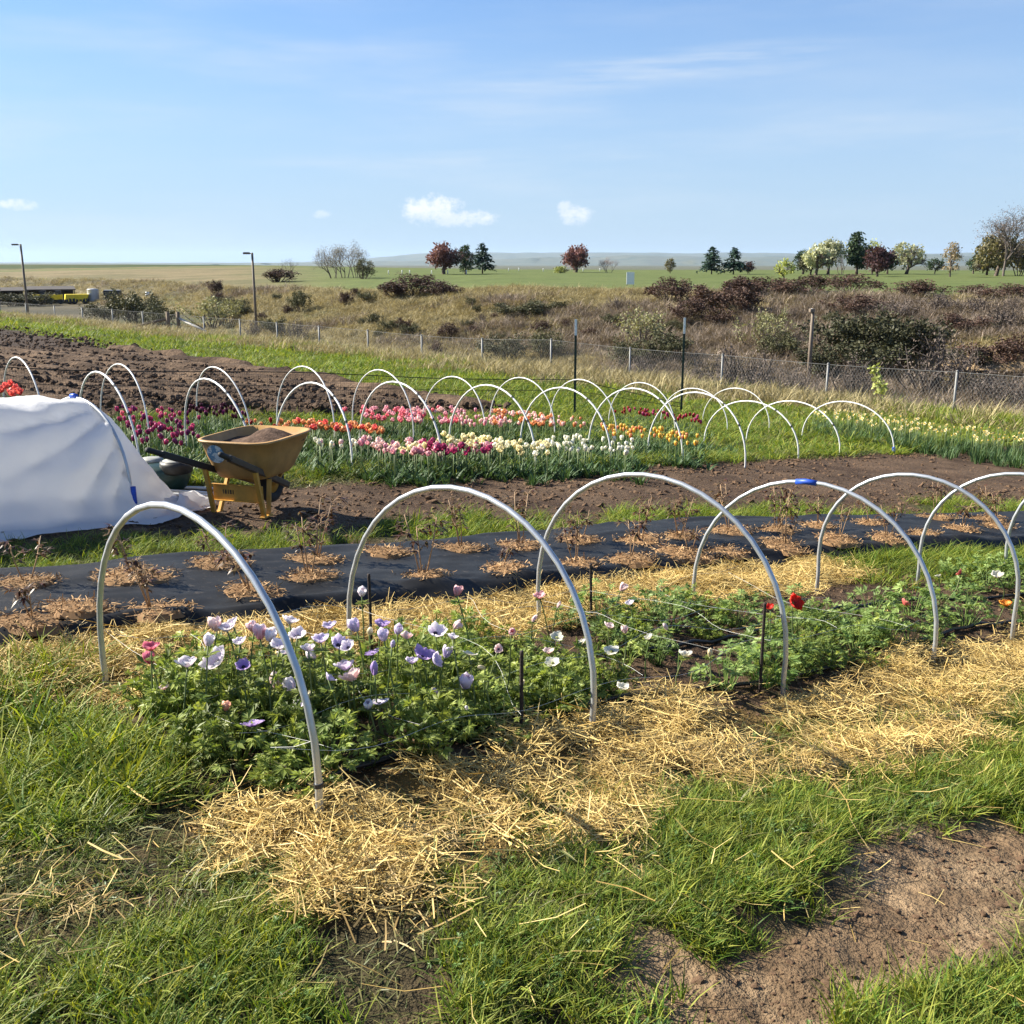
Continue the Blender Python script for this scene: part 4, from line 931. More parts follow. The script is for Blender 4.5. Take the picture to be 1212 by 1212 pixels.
# ------------------------------------------------------------ white row-cover tunnel
def build_tunnel():
    E_ = np.array(G(158, 613)); ax = np.array((-.50, -.866)); cr = np.array((-.78, .62)); W = 1.12; H = z_at(106, 471, *(E_ + cr * W / 2)) - T(*(E_ + cr * W / 2)); H = min(max(H, .6), .95)
    root = thing('low_tunnel', 'white row cover cloth tunnel stretched over hoops beside the wheelbarrow', 'tunnel', (E_[0], E_[1], T(*E_)))
    o = np.array((E_[0], E_[1], T(*E_)))
    ts = np.concatenate([np.linspace(-.62, 0, 30), np.linspace(0.025, 3.6, 120)]); th = np.linspace(-.06, 1.0, 72)
    TT, QQ = (q.ravel() for q in np.meshgrid(ts, th, indexing='ij')); a = np.maximum(QQ, 0) * math.pi; end = TT < 0
    k = np.where(end, sst(-TT, 0, .62), 0.); hh = np.where(end, H * np.maximum(1 - k, 0) ** .9, H * (1 - .02 * np.sin(np.minimum(TT, 3) * 2.4) ** 2)); ww = W * (1 - .55 * k)
    p = E_ + cr * ((W - ww) * .35 + ww * (1 - np.cos(a)) / 2)[:, None] + ax * TT[:, None]; z = np.maximum(np.sin(a), 0) ** .82 * hh
    p = p - cr * (np.maximum(0, .16 - z) * (1 - QQ) * .75 + np.where(QQ < 0, -QQ * 3.2, 0))[:, None]
    # folds running down from the crown of the end hoop, and slack between the hoops
    dx, dzz = TT + .02, H - z; an = np.arctan2(dzz, dx + .22); rr = np.hypot(dzz, dx)
    f = np.where(end, .03 * np.sin(QQ * 17 + TT * 5) * sst(k, .05, .6), (.05 * np.abs(np.sin(an * 13 + 1.2 * np.sin(an * 5))) ** .6 - .03) * sst(rr, .02, .22) * (1 - sst(rr, .45, 1.5)) + .012 * np.sin(an * 11 + 1))
    f = f + (fbm(TT * 1.6, QQ * 2.4, 2, 811) - .5) * .03 + (np.abs(fbm(TT * 4 + QQ * 9, QQ * 5 - TT * 2, 3, 812) - .5)) * -.075 + np.where(z < .16, .05 * (fbm(TT * 7, QQ * 40, 2, 813) - .5), 0)
    p = p - cr * (np.cos(a) * f)[:, None]
    V = np.stack([p[:, 0], p[:, 1], tz(p[:, 0], p[:, 1]) + np.maximum(z + (np.sin(a) + .1) * f, .006 + .02 * fbm(TT * 8, QQ * 30, 2, 814))], 1)
    V = np.array(V) - o; m = len(th); F = [(i * m + j, i * m + j + 1, (i + 1) * m + j + 1, (i + 1) * m + j) for i in range(len(ts) - 1) for j in range(m - 1)]
    mat, nt, N, L, b = new_mat('row_cover'); b.inputs['Base Color'].default_value = (.86, .86, .87, 1); b.inputs['Roughness'].default_value = .8
    tr = N.new('ShaderNodeBsdfTranslucent'); tr.inputs[0].default_value = (.85, .85, .86, 1); mx = N.new('ShaderNodeMixShader'); mx.inputs[0].default_value = .45
    L.new(b.outputs[0], mx.inputs[1]); L.new(tr.outputs[0], mx.inputs[2]); L.new(mx.outputs[0], N['Material Output'].inputs[0]); add_bump(nt, b, nnoise(nt, 14, 5, .6), .35, .02)
    mb = MB(); mb.add(V, F, 0); mb.build('cloth_cover', mat, root, True)
    far = E_ + cr * W
    for k, t in enumerate((0., 1.15, 2.3)):
        a, bq = E_ + ax * t, far + ax * t; c = hoop_curve(a, bq, T(*a), T(*bq), H - .012) - o; mb = MB(); mb.add(*tube(c, .0105, 8)); mb.build('hoop', M_GALV, root, True)
        if k == 0:
            i = int(np.argmax(c[:, 2])); mb = MB(); mb.add(*tube([c[i - 1] * .35 + c[i] * .65 + (0, 0, .012), c[i] + (0, 0, .014), c[i + 1] * .4 + c[i] * .6 + (0, 0, .012)], .017, 10)); mb.build('clip', M_TAPE, root, True)
            p = c[1]; d = np.array((-cr[0], -cr[1], 0)) * .035; mb = MB(); mb.add(*tube([p + d + (0, 0, -.01), p + d * .9 + (0, 0, .13)], .017, 10)); mb.build('clip', M_TAPE, root, True)
    # bunched spare cloth at the end
    x, y = G(213, 602); c0 = np.array((x, y, T(x, y))); mb = MB(); n1, n2 = 30, 18; V = []
    for i in range(n2):
        e = i / (n2 - 1)
        for j in range(n1):
            a = j / n1 * 2 * math.pi; r = math.cos(e * math.pi / 2) ** .7; f = 1 + .16 * math.sin(a * 5 + e * 6) + .12 * math.sin(a * 9 - e * 4) + .10 * math.sin(a * 3 + 1)
            hz = math.sin(e * math.pi / 2) * .085 * (1 + .3 * math.sin(a * 4 + 1) + .25 * math.sin(a * 3.0 + .4))
            V.append((math.cos(a) * r * f * .21, math.sin(a) * r * f * .15, hz - .012 + .016 * math.sin(a * 11 + e * 9) * math.sin(e * 3)))
    V = np.array(V); ca, sa = math.cos(R(40)), math.sin(R(40)); V = np.stack([V[:, 0] * ca - V[:, 1] * sa, V[:, 0] * sa + V[:, 1] * ca, V[:, 2]], 1) + c0 - o
    F = [(i * n1 + j, i * n1 + (j + 1) % n1, (i + 1) * n1 + (j + 1) % n1, (i + 1) * n1 + j) for i in range(n2 - 1) for j in range(n1)]
    mb.add(V, F); mb.build('gathered_cloth', mat, root, True)
    # green drum, black pot and spare pipes behind it
    M_DG = mat_plain('dark_green_plastic', (.012, .035, .030), .4, 0, .3, 6); M_BK = mat_plain('black_plastic', (.015, .015, .014), .5, 0, .3, 10); M_LD = mat_plain('grey_lid', (.30, .30, .27), .55, 0, .3, 12)
    x, y = G(196, 592); x, y = x * 1.06, y * 1.06; z = T(x, y); t = thing('plastic_bin', 'dark green plastic bin behind the end of the white tunnel', 'bin', (x, y, z)); top = z_at(190, 547, x, y) - z; k = top
    mb = MB(); mb.add(*lathe([(.15, 0), (.17, .02), (.205, k * .45), (.21, k * .8), (.17, k * .95), (.05, k)], 24)); mb.build('body', M_DG, t, True)
    mb = MB(); V, F = lathe([(.085, 0), (.09, .012), (.085, .03), (.03, .036)], 20); mb.add(V + np.array((-.10, .05, k * .955)), F); mb.build('lid', M_LD, t, True)
    x2, y2 = x + .14, y - .10; z2 = T(x2, y2); t = thing('black_pot', 'short black pot with a pale lid set on the green bin', 'pot', (x2, y2, z2)); k2 = z_at(205, 560, x2, y2) - z2
    t.location = (x2, y2, z2 + k2); hh = z_at(205, 546, x2, y2) - z2 - k2
    mb = MB(); mb.add(*lathe([(.10, 0), (.115, .01), (.125, hh * .7), (.12, hh)], 22)); mb.build('body', M_BK, t, True)
    mb = MB(); V, F = lathe([(.10, 0), (.10, .008), (.06, .014)], 22); mb.add(V + (0, 0, hh), F); mb.build('lid', M_LD, t, True)
    for k, (p, q) in enumerate((((150, 578), (330, 583)), ((150, 580), (330, 590)), ((150, 586), (315, 593)))):
        a, b_ = G(*p), G(*q); mb = MB(); n = 12; pts = [(lerp(a[0], b_[0], s), lerp(a[1], b_[1], s), T(lerp(a[0], b_[0], s), lerp(a[1], b_[1], s)) + .02) for s in np.linspace(0, 1, n)]
        mb.add(*tube(pts, .013, 10)); tag(mb.build('spare_pipe', M_PVC, None, True), 'spare white pipe lying on the ground under the wheelbarrow', 'pipe', 'spare pipes on the ground')
build_tunnel()

# ------------------------------------------------------------ wheelbarrow
def build_barrow():
    M_Y = mat_plain('yellow_tray', (.36, .205, .065), .5, 0, .24, 7, .1, 40); M_YL = mat_plain('yellow_steel', (.50, .26, .04), .5, 0, .22, 9, .1, 60); M_HB = mat_plain('black_handle', (.022, .022, .024), .5, 0, .3, 8)
    M_RB = mat_plain('tyre', (.02, .02, .02), .8, 0, .2, 10); M_SOIL = mat_plain('barrow_soil', (.10, .066, .048), .95, 0, .5, 18, .9, 50, .1); M_MARK = mat_plain('moulded_mark', (.06, .04, .02), .6, 0, .2, 20)
    lg = (np.array(G(245, 608)) + np.array(G(322, 612))) / 2; fw = np.array((.30, .954)); org = lg - fw * .46
    z0 = T(*lg); t = thing('wheelbarrow', 'yellow wheelbarrow with black handles and a round sticker on its tray', 'wheelbarrow', (org[0], org[1], z0), math.atan2(fw[1], fw[0])); BS = .86; t.scale = (BS, BS, BS)
    def loop(cx, hl, hw, z, n=40, e=.40, tilt=0.):
        a = np.arange(n) * 2 * math.pi / n; c, s = np.cos(a), np.sin(a); x = cx + hl * np.sign(c) * np.abs(c) ** e; y = hw * np.sign(s) * np.abs(s) ** e
        return np.stack([x, y, z + tilt * (x - cx)], 1)
    L = [loop(.80, .20, .18, .285), loop(.80, .245, .215, .295), loop(.81, .28, .24, .33), loop(.83, .36, .285, .47), loop(.85, .41, .315, .585), loop(.85, .43, .335, .592), loop(.85, .43, .335, .605), loop(.85, .405, .31, .608),
         loop(.83, .352, .277, .47), loop(.81, .27, .232, .337), loop(.80, .19, .17, .298)]
    V = np.concatenate(L); n = 40; F = [(i * n + j, i * n + (j + 1) % n, (i + 1) * n + (j + 1) % n, (i + 1) * n + j) for i in range(len(L) - 1) for j in range(n)] + [tuple(range(n))[::-1], tuple((len(L) - 1) * n + j for j in range(n))]
    mb = MB(); mb.add(V, F); tray = mb.build('tray', M_Y, t, True)
    # round sticker on the rear wall
    mk, nt, N, Lk, b = new_mat('map_sticker'); h = nnoise(nt, 20, 3, .5); w = nnoise(nt, 55, 2, .5)
    c = ramp_mix(nt, mrange(nt, h, .46, .5), (.10, .24, .36), (.62, .64, .60)); c = ramp_mix(nt, mrange(nt, w, .58, .62, 0, .8), c, (.30, .36, .36)); Lk.new(c, b.inputs['Base Color']); b.inputs['Roughness'].default_value = .35
    p0, p1 = np.array((.42, .045, .50)), np.array((.395, .045, .60)); ctr = np.array((.445, .05, .505)); ex = np.array((0, 1, 0.)); ez = unit(np.array((.44 - .41, 0, .50 - .625)) * -1); nn = np.cross(ex, ez); a = np.arange(28) * 2 * math.pi / 28
    base = np.array((.83 - .36, .125, .47)); top = np.array((.85 - .41, .125, .585)); ez = unit(top - base); nn = np.cross(ez, ex); nn = nn if nn[0] < 0 else -nn; ctr = base + ez * .035 + nn * .006
    r = .076; ring = np.stack([ctr + ex * math.cos(q) * r + ez * math.sin(q) * r for q in a]); V = np.concatenate([ring, ring + nn * .0015]); F = [tuple(range(28, 56)), tuple(range(28))[::-1]] + [(j, (j + 1) % 28, 28 + (j + 1) % 28, 28 + j) for j in range(28)]
    mb = MB(); mb.add(V, F); mb.build('sticker', mk, tray)
    # worn moulded lettering: unreadable strokes on the side wall and the brace
    for k in range(6):
        mb = MB(); xx = .98 + k * .020; fz = .545; s = (fz - .47) / .115; yy = -(.285 + .03 * s) + .006
        mb.add(*box((xx, yy, fz), .012 if k % 2 else .006, .003, .026)); mb.build('moulded_mark', M_MARK, tray)
    for sy in (1, -1):
        mb = MB(); mb.add(*bar((.0, sy * .285, .575), (1.08, sy * .13, .15), .038, .05)); hd = bevel(mb.build('handle', M_HB, t), .006)
        d = unit(np.array((-1.08, sy * .155, .425))); a = np.array((.0, sy * .285, .575)); mb = MB(); mb.add(*tube([a - d * .02, a + d * .03, a + d * .13, a + d * .15], [.022, .021, .021, .017], 12)); mb.build('grip', M_RB, hd, True)
        hy = lambda x: sy * (.285 - .155 * x / 1.08); hz = lambda x: .575 - .425 * x / 1.08
        leg = MB()
        leg.add(*bar((.44, hy(.44), hz(.44) - .01), (.53, sy * .225, .0), .034, .026)); leg.build('leg', M_YL, t)
        mb = MB(); mb.add(*bar((.70, hy(.70), hz(.70) - .01), (.60, sy * .222, .0), .034, .024)); mb.build('leg_strut', M_YL, t)
        mb = MB(); mb.add(*box((.565, sy * .224, .008), .13, .046, .014)); bevel(mb.build('foot', M_YL, t), .004)
        mb = MB(); mb.add(*bar((.90, hy(.90), hz(.90) + .02), (1.08, sy * .20, .42), .022, .012)); mb.build('tray_brace', M_YL, t)
    mb = MB(); mb.add(*box((.535, 0, .185), .006, .445, .125)); mb.add(*box((.525, 0, .250), .026, .444, .005)); mb.add(*box((.525, 0, .1205), .026, .444, .005)); br = mb.build('cross_brace', M_YL, t)
    for k in range(5): mb = MB(); mb.add(*box((.531, .13 - k * .022, .19), .003, .013 if k % 2 else .007, .034)); mb.build('moulded_mark', M_MARK, br)
    mb = MB(); mb.add(*tube([(1.04, .14, .17), (1.04, -.14, .17)], .009, 8)); mb.build('axle', M_YL, t)
    wh = ob('wheel', None, t, (1.04, 0, .175)); wh.empty_display_size = .1
    mb = MB(); a = np.arange(28) * 2 * math.pi / 28; V = []; F = []
    for i, q in enumerate(a):
        for j in range(10):
            b_ = j * 2 * math.pi / 10; rr = .13 + .045 * math.cos(b_); V.append((rr * math.cos(q), .04 * math.sin(b_), rr * math.sin(q)))
    F = [(i * 10 + j, i * 10 + (j + 1) % 10, ((i + 1) % 28) * 10 + (j + 1) % 10, ((i + 1) % 28) * 10 + j) for i in range(28) for j in range(10)]
    mb.add(V, F); mb.build('tyre', M_RB, wh, True); mb = MB(); V, F = lathe([(.03, -.04), (.05, -.02), (.10, -.018), (.10, .018), (.05, .02), (.03, .04)], 20); mb.add(np.stack([V[:, 0], V[:, 2], V[:, 1]], 1), F); mb.build('rim', M_YL, wh, True)
    # the soil in it
    n, m = 26, 40; V = []
    for i in range(n):
        e = i / (n - 1); lp = loop(.845, .385 * e, .292 * e, 0, m)
        for x, y, _ in lp:
            hgt = .535 + .095 * math.exp(-(((x - .95) / .22) ** 2 + ((y + .06) / .20) ** 2)) - .02 * (x < .66) * (1 - e) + .018 * (float(fbm(np.array([x * 9]), np.array([y * 9]), 3, 831)[0]) - .5) * 2; V.append((x, y, hgt))
    F = [(i * m + j, i * m + (j + 1) % m, (i + 1) * m + (j + 1) % m, (i + 1) * m + j) for i in range(n - 1) for j in range(m)]
    mb = MB(); mb.add(V, F); so = mb.build('soil_heap', M_SOIL, None, True, (org[0], org[1], z0)); so.rotation_euler = (0, 0, math.atan2(fw[1], fw[0])); so.scale = (BS, BS, BS); tag(so, 'heap of dark brown soil filling the wheelbarrow tray', 'soil')
build_barrow()
# ------------------------------------------------------------ fences
M_BLK = mat_plain('black_netting', (.014, .016, .015), .8, 0, .2, 20); M_TGR = mat_plain('green_post', (.012, .030, .020), .6, 0, .4, 30); M_WT = mat_plain('white_paint', (.78, .78, .76), .55, 0, .1, 20)
M_WIRE = mat_plain('fence_wire', (.15, .15, .145), .6, .1, .2, 20); M_FPOST = mat_plain('fence_post', (.20, .20, .195), .6, .1, .25, 8); M_WOOD = mat_plain('grey_wood', (.17, .125, .085), .85, 0, .35, 12, .3, 60)
def build_net_fence():
    pts = [(-1.0, 12.35), (3.0, 12.35), (6.5, 12.35), (10.9, 12.33), (12.75, 12.3)]
    t = thing('netting_fence', 'low black plastic netting fence behind the tulip hoops with two steel posts', 'fence', (*[float(q) for q in xy_of(10.9, 12.33)], 0))
    o = np.array(t.location); us = np.arange(-1, 13.4, .03); ht = lambda u: np.interp(u, [-1, 6, 10.9, 13.4], [.62, .62, .60, .25]) + .015 * math.sin(u * 1.3)
    P = np.array([(*xy_of(u, 12.35), 0) for u in us]); zg = tz0(P[:, 0], P[:, 1]); H = np.array([ht(u) for u in us]); nrm = np.array(xy_of(0, 1.)); al = np.array((CU, SU, 0))
    mb = MB()
    for k in range(len(us)):
        a = P[k] + (0, 0, zg[k]); hw = al * .0010; mb.add([a - hw, a + hw, a + hw + (0, 0, H[k]), a - hw + (0, 0, H[k])] - o, [(0, 1, 2, 3)])
    for j in range(21):
        f = j / 20; top = np.stack([P[:, 0], P[:, 1], zg + H * f], 1); lo = top - (0, 0, .0009); hi = top + (0, 0, .0009); n = len(us); V = np.concatenate([lo, hi]) - o
        i = np.arange(n - 1); mb.add(V, np.stack([i, i + 1, i + 1 + n, i + n], 1))
    mb.build('netting', M_BLK, t)['kind'] = 'stuff'
    mb = MB(); mb.add(*tube((np.stack([P[:, 0], P[:, 1], zg + H], 1) - o)[::6], .006, 5)); mb.build('top_line', M_BLK, t)
    mb = MB(); mb.add(*tube((np.stack([P[:, 0], P[:, 1], zg + H * .72], 1) - o)[::6], .004, 5)); mb.build('middle_line', M_BLK, t)
    for px, top, base in ((680, 378, 495), (806, 376, 493)):
        x, y = G(px, base); zt, zb = z_at(px, top, x, y), T(x, y); zw = z_at(px, top + 19, x, y); c = np.array((x, y, 0)) - (o[0], o[1], 0)
        mb = MB()
        for sx, sy, ox, oy in ((.038, .005, 0, 0), (.005, .034, 0, .0195)): mb.add(*box(c + (ox, oy, (zb - .2 + zw) / 2), sx, sy, zw - zb + .2))
        p = mb.build('post', M_TGR, t); mb = MB()
        for sx, sy, ox, oy in ((.0385, .0055, 0, 0), (.0055, .0345, 0, .0205)): mb.add(*box(c + (ox, oy, (zw + zt) / 2), sx, sy, zt - zw))
        mb.build('white_top', M_WT, p)
        for zz in np.arange(zb + .1, zt - .03, .055): mb = MB(); mb.add(*box(c + (0, -.006, zz), .012, .008, .012)); mb.build('stud', M_WT if zz > zw else M_TGR, p)
build_net_fence()
FP = [(1480, 462), (1290, 450), (1132, 440), (979, 431), (854, 420), (745, 412), (652, 402), (571, 401), (500, 397), (437, 391), (380, 386), (331, 382), (288, 378), (246, 375), (175, 369), (140, 366), (105, 364), (73, 362), (40, 359), (10, 357)]
def build_chain():
    pos = []
    for px, py in FP:
        d = ray(px, 450); k = 22.2 / (d[0] * .728 + d[1] * .686); x, y = d[0] * k, d[1] * k; pos.append((x, y, T(x, y), z_at(px, py, x, y)))
    t = thing('chain_link_fence', 'long grey chain link fence with steel posts along the meadow edge', 'fence', (pos[2][0], pos[2][1], pos[2][2])); o = np.array(t.location)
    for i, (x, y, z, zt) in enumerate(pos):
        pr = .026 if i < 6 else .032; mb = MB(); mb.add(*tube([(x, y, z - .3), (x, y, zt)] - o, pr, 10)); p = mb.build('post', M_FPOST, t, True)
        mb = MB(); mb.add(*tube([(x, y, zt), (x, y, zt + .02), (x, y, zt + .035)] - o, [pr * 1.2, pr * 1.1, pr * .4], 10)); mb.build('cap', M_FPOST, p, True)
    for i in range(len(pos) - 1):
        a, b = np.array(pos[i][:2]), np.array(pos[i + 1][:2]); za, zb = pos[i][3] - .04, pos[i + 1][3] - .04; ga, gb = pos[i][2] + .03, pos[i + 1][2] + .03; ln = np.linalg.norm(b - a); r = math.hypot(*((a + b) / 2))
        sp, wd = (.08, .0042) if r < 34 else (.12, .006) if r < 46 else (.2, .008); mb = MB(); hgt = (za - ga + zb - gb) / 2; d3 = np.array((*((b - a) / ln), 0)); n3 = np.array((-d3[1], d3[0], 0))
        for sgn in (1, -1):
            for s in np.arange(-hgt, ln + hgt, sp):
                s0, s1 = (s, s + hgt * .62) if sgn > 0 else (s + hgt * .62, s); z0, z1 = 0., 1.
                # clip the strand to the panel
                lo, hi = 0., 1.; ds = s1 - s0
                ta, tb = (0 - s0) / ds, (ln - s0) / ds; lo, hi = max(lo, min(ta, tb)), min(hi, max(ta, tb))
                if hi - lo < .02: continue
                q = []
                for f in (lo, hi):
                    ss = s0 + ds * f; xy = a + (b - a) * ss / ln; g, tp = ga + (gb - ga) * ss / ln, za + (zb - za) * ss / ln; q.append(np.array((xy[0], xy[1], g + (tp - g) * f)))
                w = d3 * wd / 2; mb.add([q[0] - w, q[0] + w, q[1] + w, q[1] - w] - o, [(0, 1, 2, 3)])
        mb.build('wire_mesh', M_WIRE, t)['kind'] = 'stuff'
        mb = MB(); mb.add(*tube([(a[0], a[1], za + .03), ((a[0] + b[0]) / 2, (a[1] + b[1]) / 2, (za + zb) / 2 + .02), (b[0], b[1], zb + .03)] - o, .006, 5)); mb.build('top_wire', M_WIRE, t)
    d = ray(208, 420); k = 22.0 / (d[0] * .728 + d[1] * .686); x, y = d[0] * k, d[1] * k; z = T(x, y); zt = z_at(208, 369, x, y)
    t = thing('fence_brace', 'weathered wooden corner brace posts with slanting struts in the far fence', 'fence post', (x, y, z)); h = zt - z
    for k in (-.25, .25): mb = MB(); mb.add(*tube([(k, 0, -.2), (k * .95, 0, h)], .09, 8)); mb.build('post', M_WOOD, t, True)
    mb = MB(); mb.add(*tube([(-.25, 0, h * .72), (-3.2, -.6, .1)], .06, 7)); mb.build('strut', M_WOOD, t, True); mb = MB(); mb.add(*tube([(.25, 0, h * .75), (2.2, -.8, .05)], .055, 7)); mb.build('strut', mat_plain('pale_strut', (.45, .43, .40), .7, 0, .2, 10), t, True)
build_chain()

# ------------------------------------------------------------ light poles, yard, markers
M_POLE = mat_plain('pole', (.15, .115, .085), .7, 0, .25, 4); M_LAMP = mat_plain('lamp_head', (.55, .56, .56), .45, 0, .1, 6)
def light_pole(px, top, dist, arm, label, rad=.11):
    x, y, z = far_at(px, top + 80, dist); h = z_at(px, top, x, y) - z; t = thing('light_pole', label, 'light pole', (x, y, z))
    mb = MB(); mb.add(*tube([(0, 0, -.3), (0, 0, h * .5), (0, 0, h)], [rad * 1.1, rad, rad * .8], 10)); mb.build('pole', M_POLE, t, True)
    mb = MB(); mb.add(*bar((0, 0, h - .1), (arm, 0, h - .05), .08, .08)); mb.build('arm', M_POLE, t)
    mb = MB(); mb.add(*box((arm * 1.25, 0, h - .06), abs(arm) * .9 + .2, .35, .18)); hd = bevel(mb.build('lamp_head', M_POLE, t), .03); mb = MB(); mb.add(*box((arm * 1.25, 0, h + .035), abs(arm) * .8, .3, .012)); mb.build('cover', M_LAMP, hd)
light_pole(33, 289, 140, -.55, 'tall brown light pole by the equipment yard', .14); light_pole(303, 299, 100, -.42, 'brown light pole in front of the tan bank with a bare shrub', .12); light_pole(957, 366, 55, -.05, 'shorter light pole standing beyond the fence among brambles', .10)
def yard():
    M_YT = mat_plain('truck_yellow', (.80, .60, .02), .5, 0, .12, 2); M_DK = mat_plain('dark_steel', (.03, .03, .032), .6, 0, .3, 3); M_TANK = mat_plain('tank_grey', (.42, .43, .44), .5, .2, .15, 1.5); M_RUST = mat_plain('shed_roof', (.05, .04, .034), .8, 0, .3, 1)
    x, y, z = far_at(91, 357, 205); rz = R(-24); k = 205 / FPX
    t = thing('dump_truck', 'bright yellow ribbed truck body parked in the far yard', 'truck', (x, y, z), R(28)); L, H = 24 * k, 10.0 * k
    mb = MB(); mb.add([(-L / 2, -1.2, .8), (L * .40, -1.2, .8), (L * .5, -1.2, H), (-L * .46, -1.2, H), (-L / 2, 1.2, .8), (L * .40, 1.2, .8), (L * .5, 1.2, H), (-L * .46, 1.2, H)], [(0, 1, 2, 3), (5, 4, 7, 6), (4, 0, 3, 7), (1, 5, 6, 2), (0, 4, 5, 1), (3, 2, 6, 7)]); mb.build('body', M_YT, t)
    for q in np.linspace(-.36, .34, 6): mb = MB(); mb.add(*box((q * L, -1.25, H * .58), .12, .1, H * .62)); mb.build('rib', M_YT, t)
    mb = MB(); mb.add(*box((0, 0, .68), L * 1.02, 1.0, .22)); mb.build('chassis', M_DK, t)
    for q in (-.32, -.12, .34):
        for sy in (-1.05, 1.05): mb = MB(); V, F = lathe([(.2, -.16), (.5, -.16), (.52, 0), (.5, .16), (.2, .16)], 16); mb.add(np.stack([V[:, 0] + q * L, V[:, 2] + sy, V[:, 1] + .5], 1), F); mb.build('wheel', M_DK, t, True)
    x, y, z = far_at(111, 357, 206); t = thing('storage_tank', 'upright grey steel tank beside the yellow truck', 'tank', (x, y, z)); h = z_at(111, 343, x, y) - z; r = 6 * k
    mb = MB(); mb.add(*lathe([(r, 0), (r, h * .33), (r * 1.02, h * .34), (r, h * .35), (r, h * .66), (r * 1.02, h * .67), (r, h * .68), (r, h)], 24)); mb.build('shell', M_TANK, t); mb = MB(); V, F = lathe([(r * 1.03, 0), (r * .9, .15), (.05, .25)], 24); mb.add(V + (0, 0, h), F); mb.build('lid', M_TANK, t, True)
    x, y, z = far_at(134, 356, 204); t = thing('trailer', 'low dark flat trailer parked near the grey tank', 'trailer', (x, y, z), R(10)); w = 17 * k
    mb = MB(); mb.add(*box((0, 0, .85), w, 1.8, .9)); mb.build('bed', M_DK, t); mb = MB(); mb.add(*box((0, 0, 1.36), w * .94, 1.6, .1)); mb.build('cover', M_TANK, t)
    for q in (-.3, .3): mb = MB(); mb.add(*box((q * w, -.7, .22), .5, .2, .44)); mb.build('wheel', M_DK, t)
    for px0, px1, py, lab in ((-30, 24, 341, 'open sided dark shed at the edge of the yard'), (36, 86, 340, 'long low dark roofed shed behind the yellow truck')):
        x, y, z = far_at((px0 + px1) / 2, 356, 214); w = (px1 - px0) * k; h = z_at(40, py, x, y) - z; t = thing('shed', lab, 'shed', (x, y, z), R(26))
        mb = MB(); mb.add([(-w / 2, -2.5, h - .5), (w / 2, -2.5, h - .5), (w / 2, 2.5, h), (-w / 2, 2.5, h), (-w / 2, -2.5, h - .35), (w / 2, -2.5, h - .35), (w / 2, 2.5, h + .15), (-w / 2, 2.5, h + .15)], [(0, 1, 2, 3), (4, 7, 6, 5), (0, 4, 5, 1), (1, 5, 6, 2), (2, 6, 7, 3), (3, 7, 4, 0)]); mb.build('roof', M_RUST, t)
        mb = MB(); mb.add(*box((0, 2.3, (h - .1) / 2), w * .96, .1, h - .1)); mb.build('back_wall', M_RUST, t)
        for q in np.linspace(-.47, .47, 5): mb = MB(); mb.add(*box((q * w, -2.35, (h - .5) / 2), .14, .14, h - .5)); mb.build('post', M_DK, t)
    for px, py, lab, c in ((48, 352, 'yellow machine parked under the long low shed', M_YT), (66, 351, 'yellow loader bucket beside the dump truck', M_YT)):
        x, y, z = far_at(px, py + 4, 207); t = thing('machine', lab, 'machine', (x, y, z), R(20)); mb = MB(); mb.add(*box((0, 0, 1.2), 2.4, 1.4, .9)); mb.build('body', c, t); mb = MB(); mb.add(*box((.5, 0, 2.0), 1.0, 1.1, .7)); mb.build('cab', M_DK, t)
        for q in (-.8, .8): mb = MB(); V, F = lathe([(.2, -.7), (.45, -.7), (.45, .7), (.2, .7)], 14); mb.add(np.stack([V[:, 0] + q, V[:, 2], V[:, 1] + .45], 1), F); mb.build('wheel', M_DK, t)
    x, y, z = far_at(175, 353, 190); t = thing('white_barrel', 'small white barrel on the tan slope above the yard', 'barrel', (x, y, z)); mb = MB(); mb.add(*lathe([(.3, 0), (.36, .1), (.36, .8), (.3, .9)], 14)); mb.build('drum', M_WT, t, True)
    # golf course sign and tee markers
    x, y, z = far_at(746, 334, 118); s = 118 / FPX; t = thing('sign_board', 'blank white sign board at the edge of the golf green', 'sign', (x, y, z)); h = z_at(746, 322, x, y) - z
    mb = MB(); mb.add(*box((0, 0, h / 2 + .1), 9 * s, .08, h - .2)); bevel(mb.build('board', M_WT, t), .01)
    for q in (-.35, .35): mb = MB(); mb.add(*box((q, .06, h / 2), .06, .04, h)); mb.build('post', M_WOOD, t)
    for px, py in ((460, 327), (476, 327), (485, 326), (511, 326), (530, 326), (552, 325), (602, 323), (614, 323), (643, 323), (690, 322), (710, 325)):
        x, y, z = far_at(px, py, 215 if px < 560 else 270); mb = MB(); mb.add(*lathe([(.10, 0), (.10, .75), (.06, .85)], 8)); o = mb.build('tee_marker', M_WT, None, True, (x, y, z)); tag(o, 'small white marker post on the golf course', 'marker', 'white marker posts on the golf course')
yard()

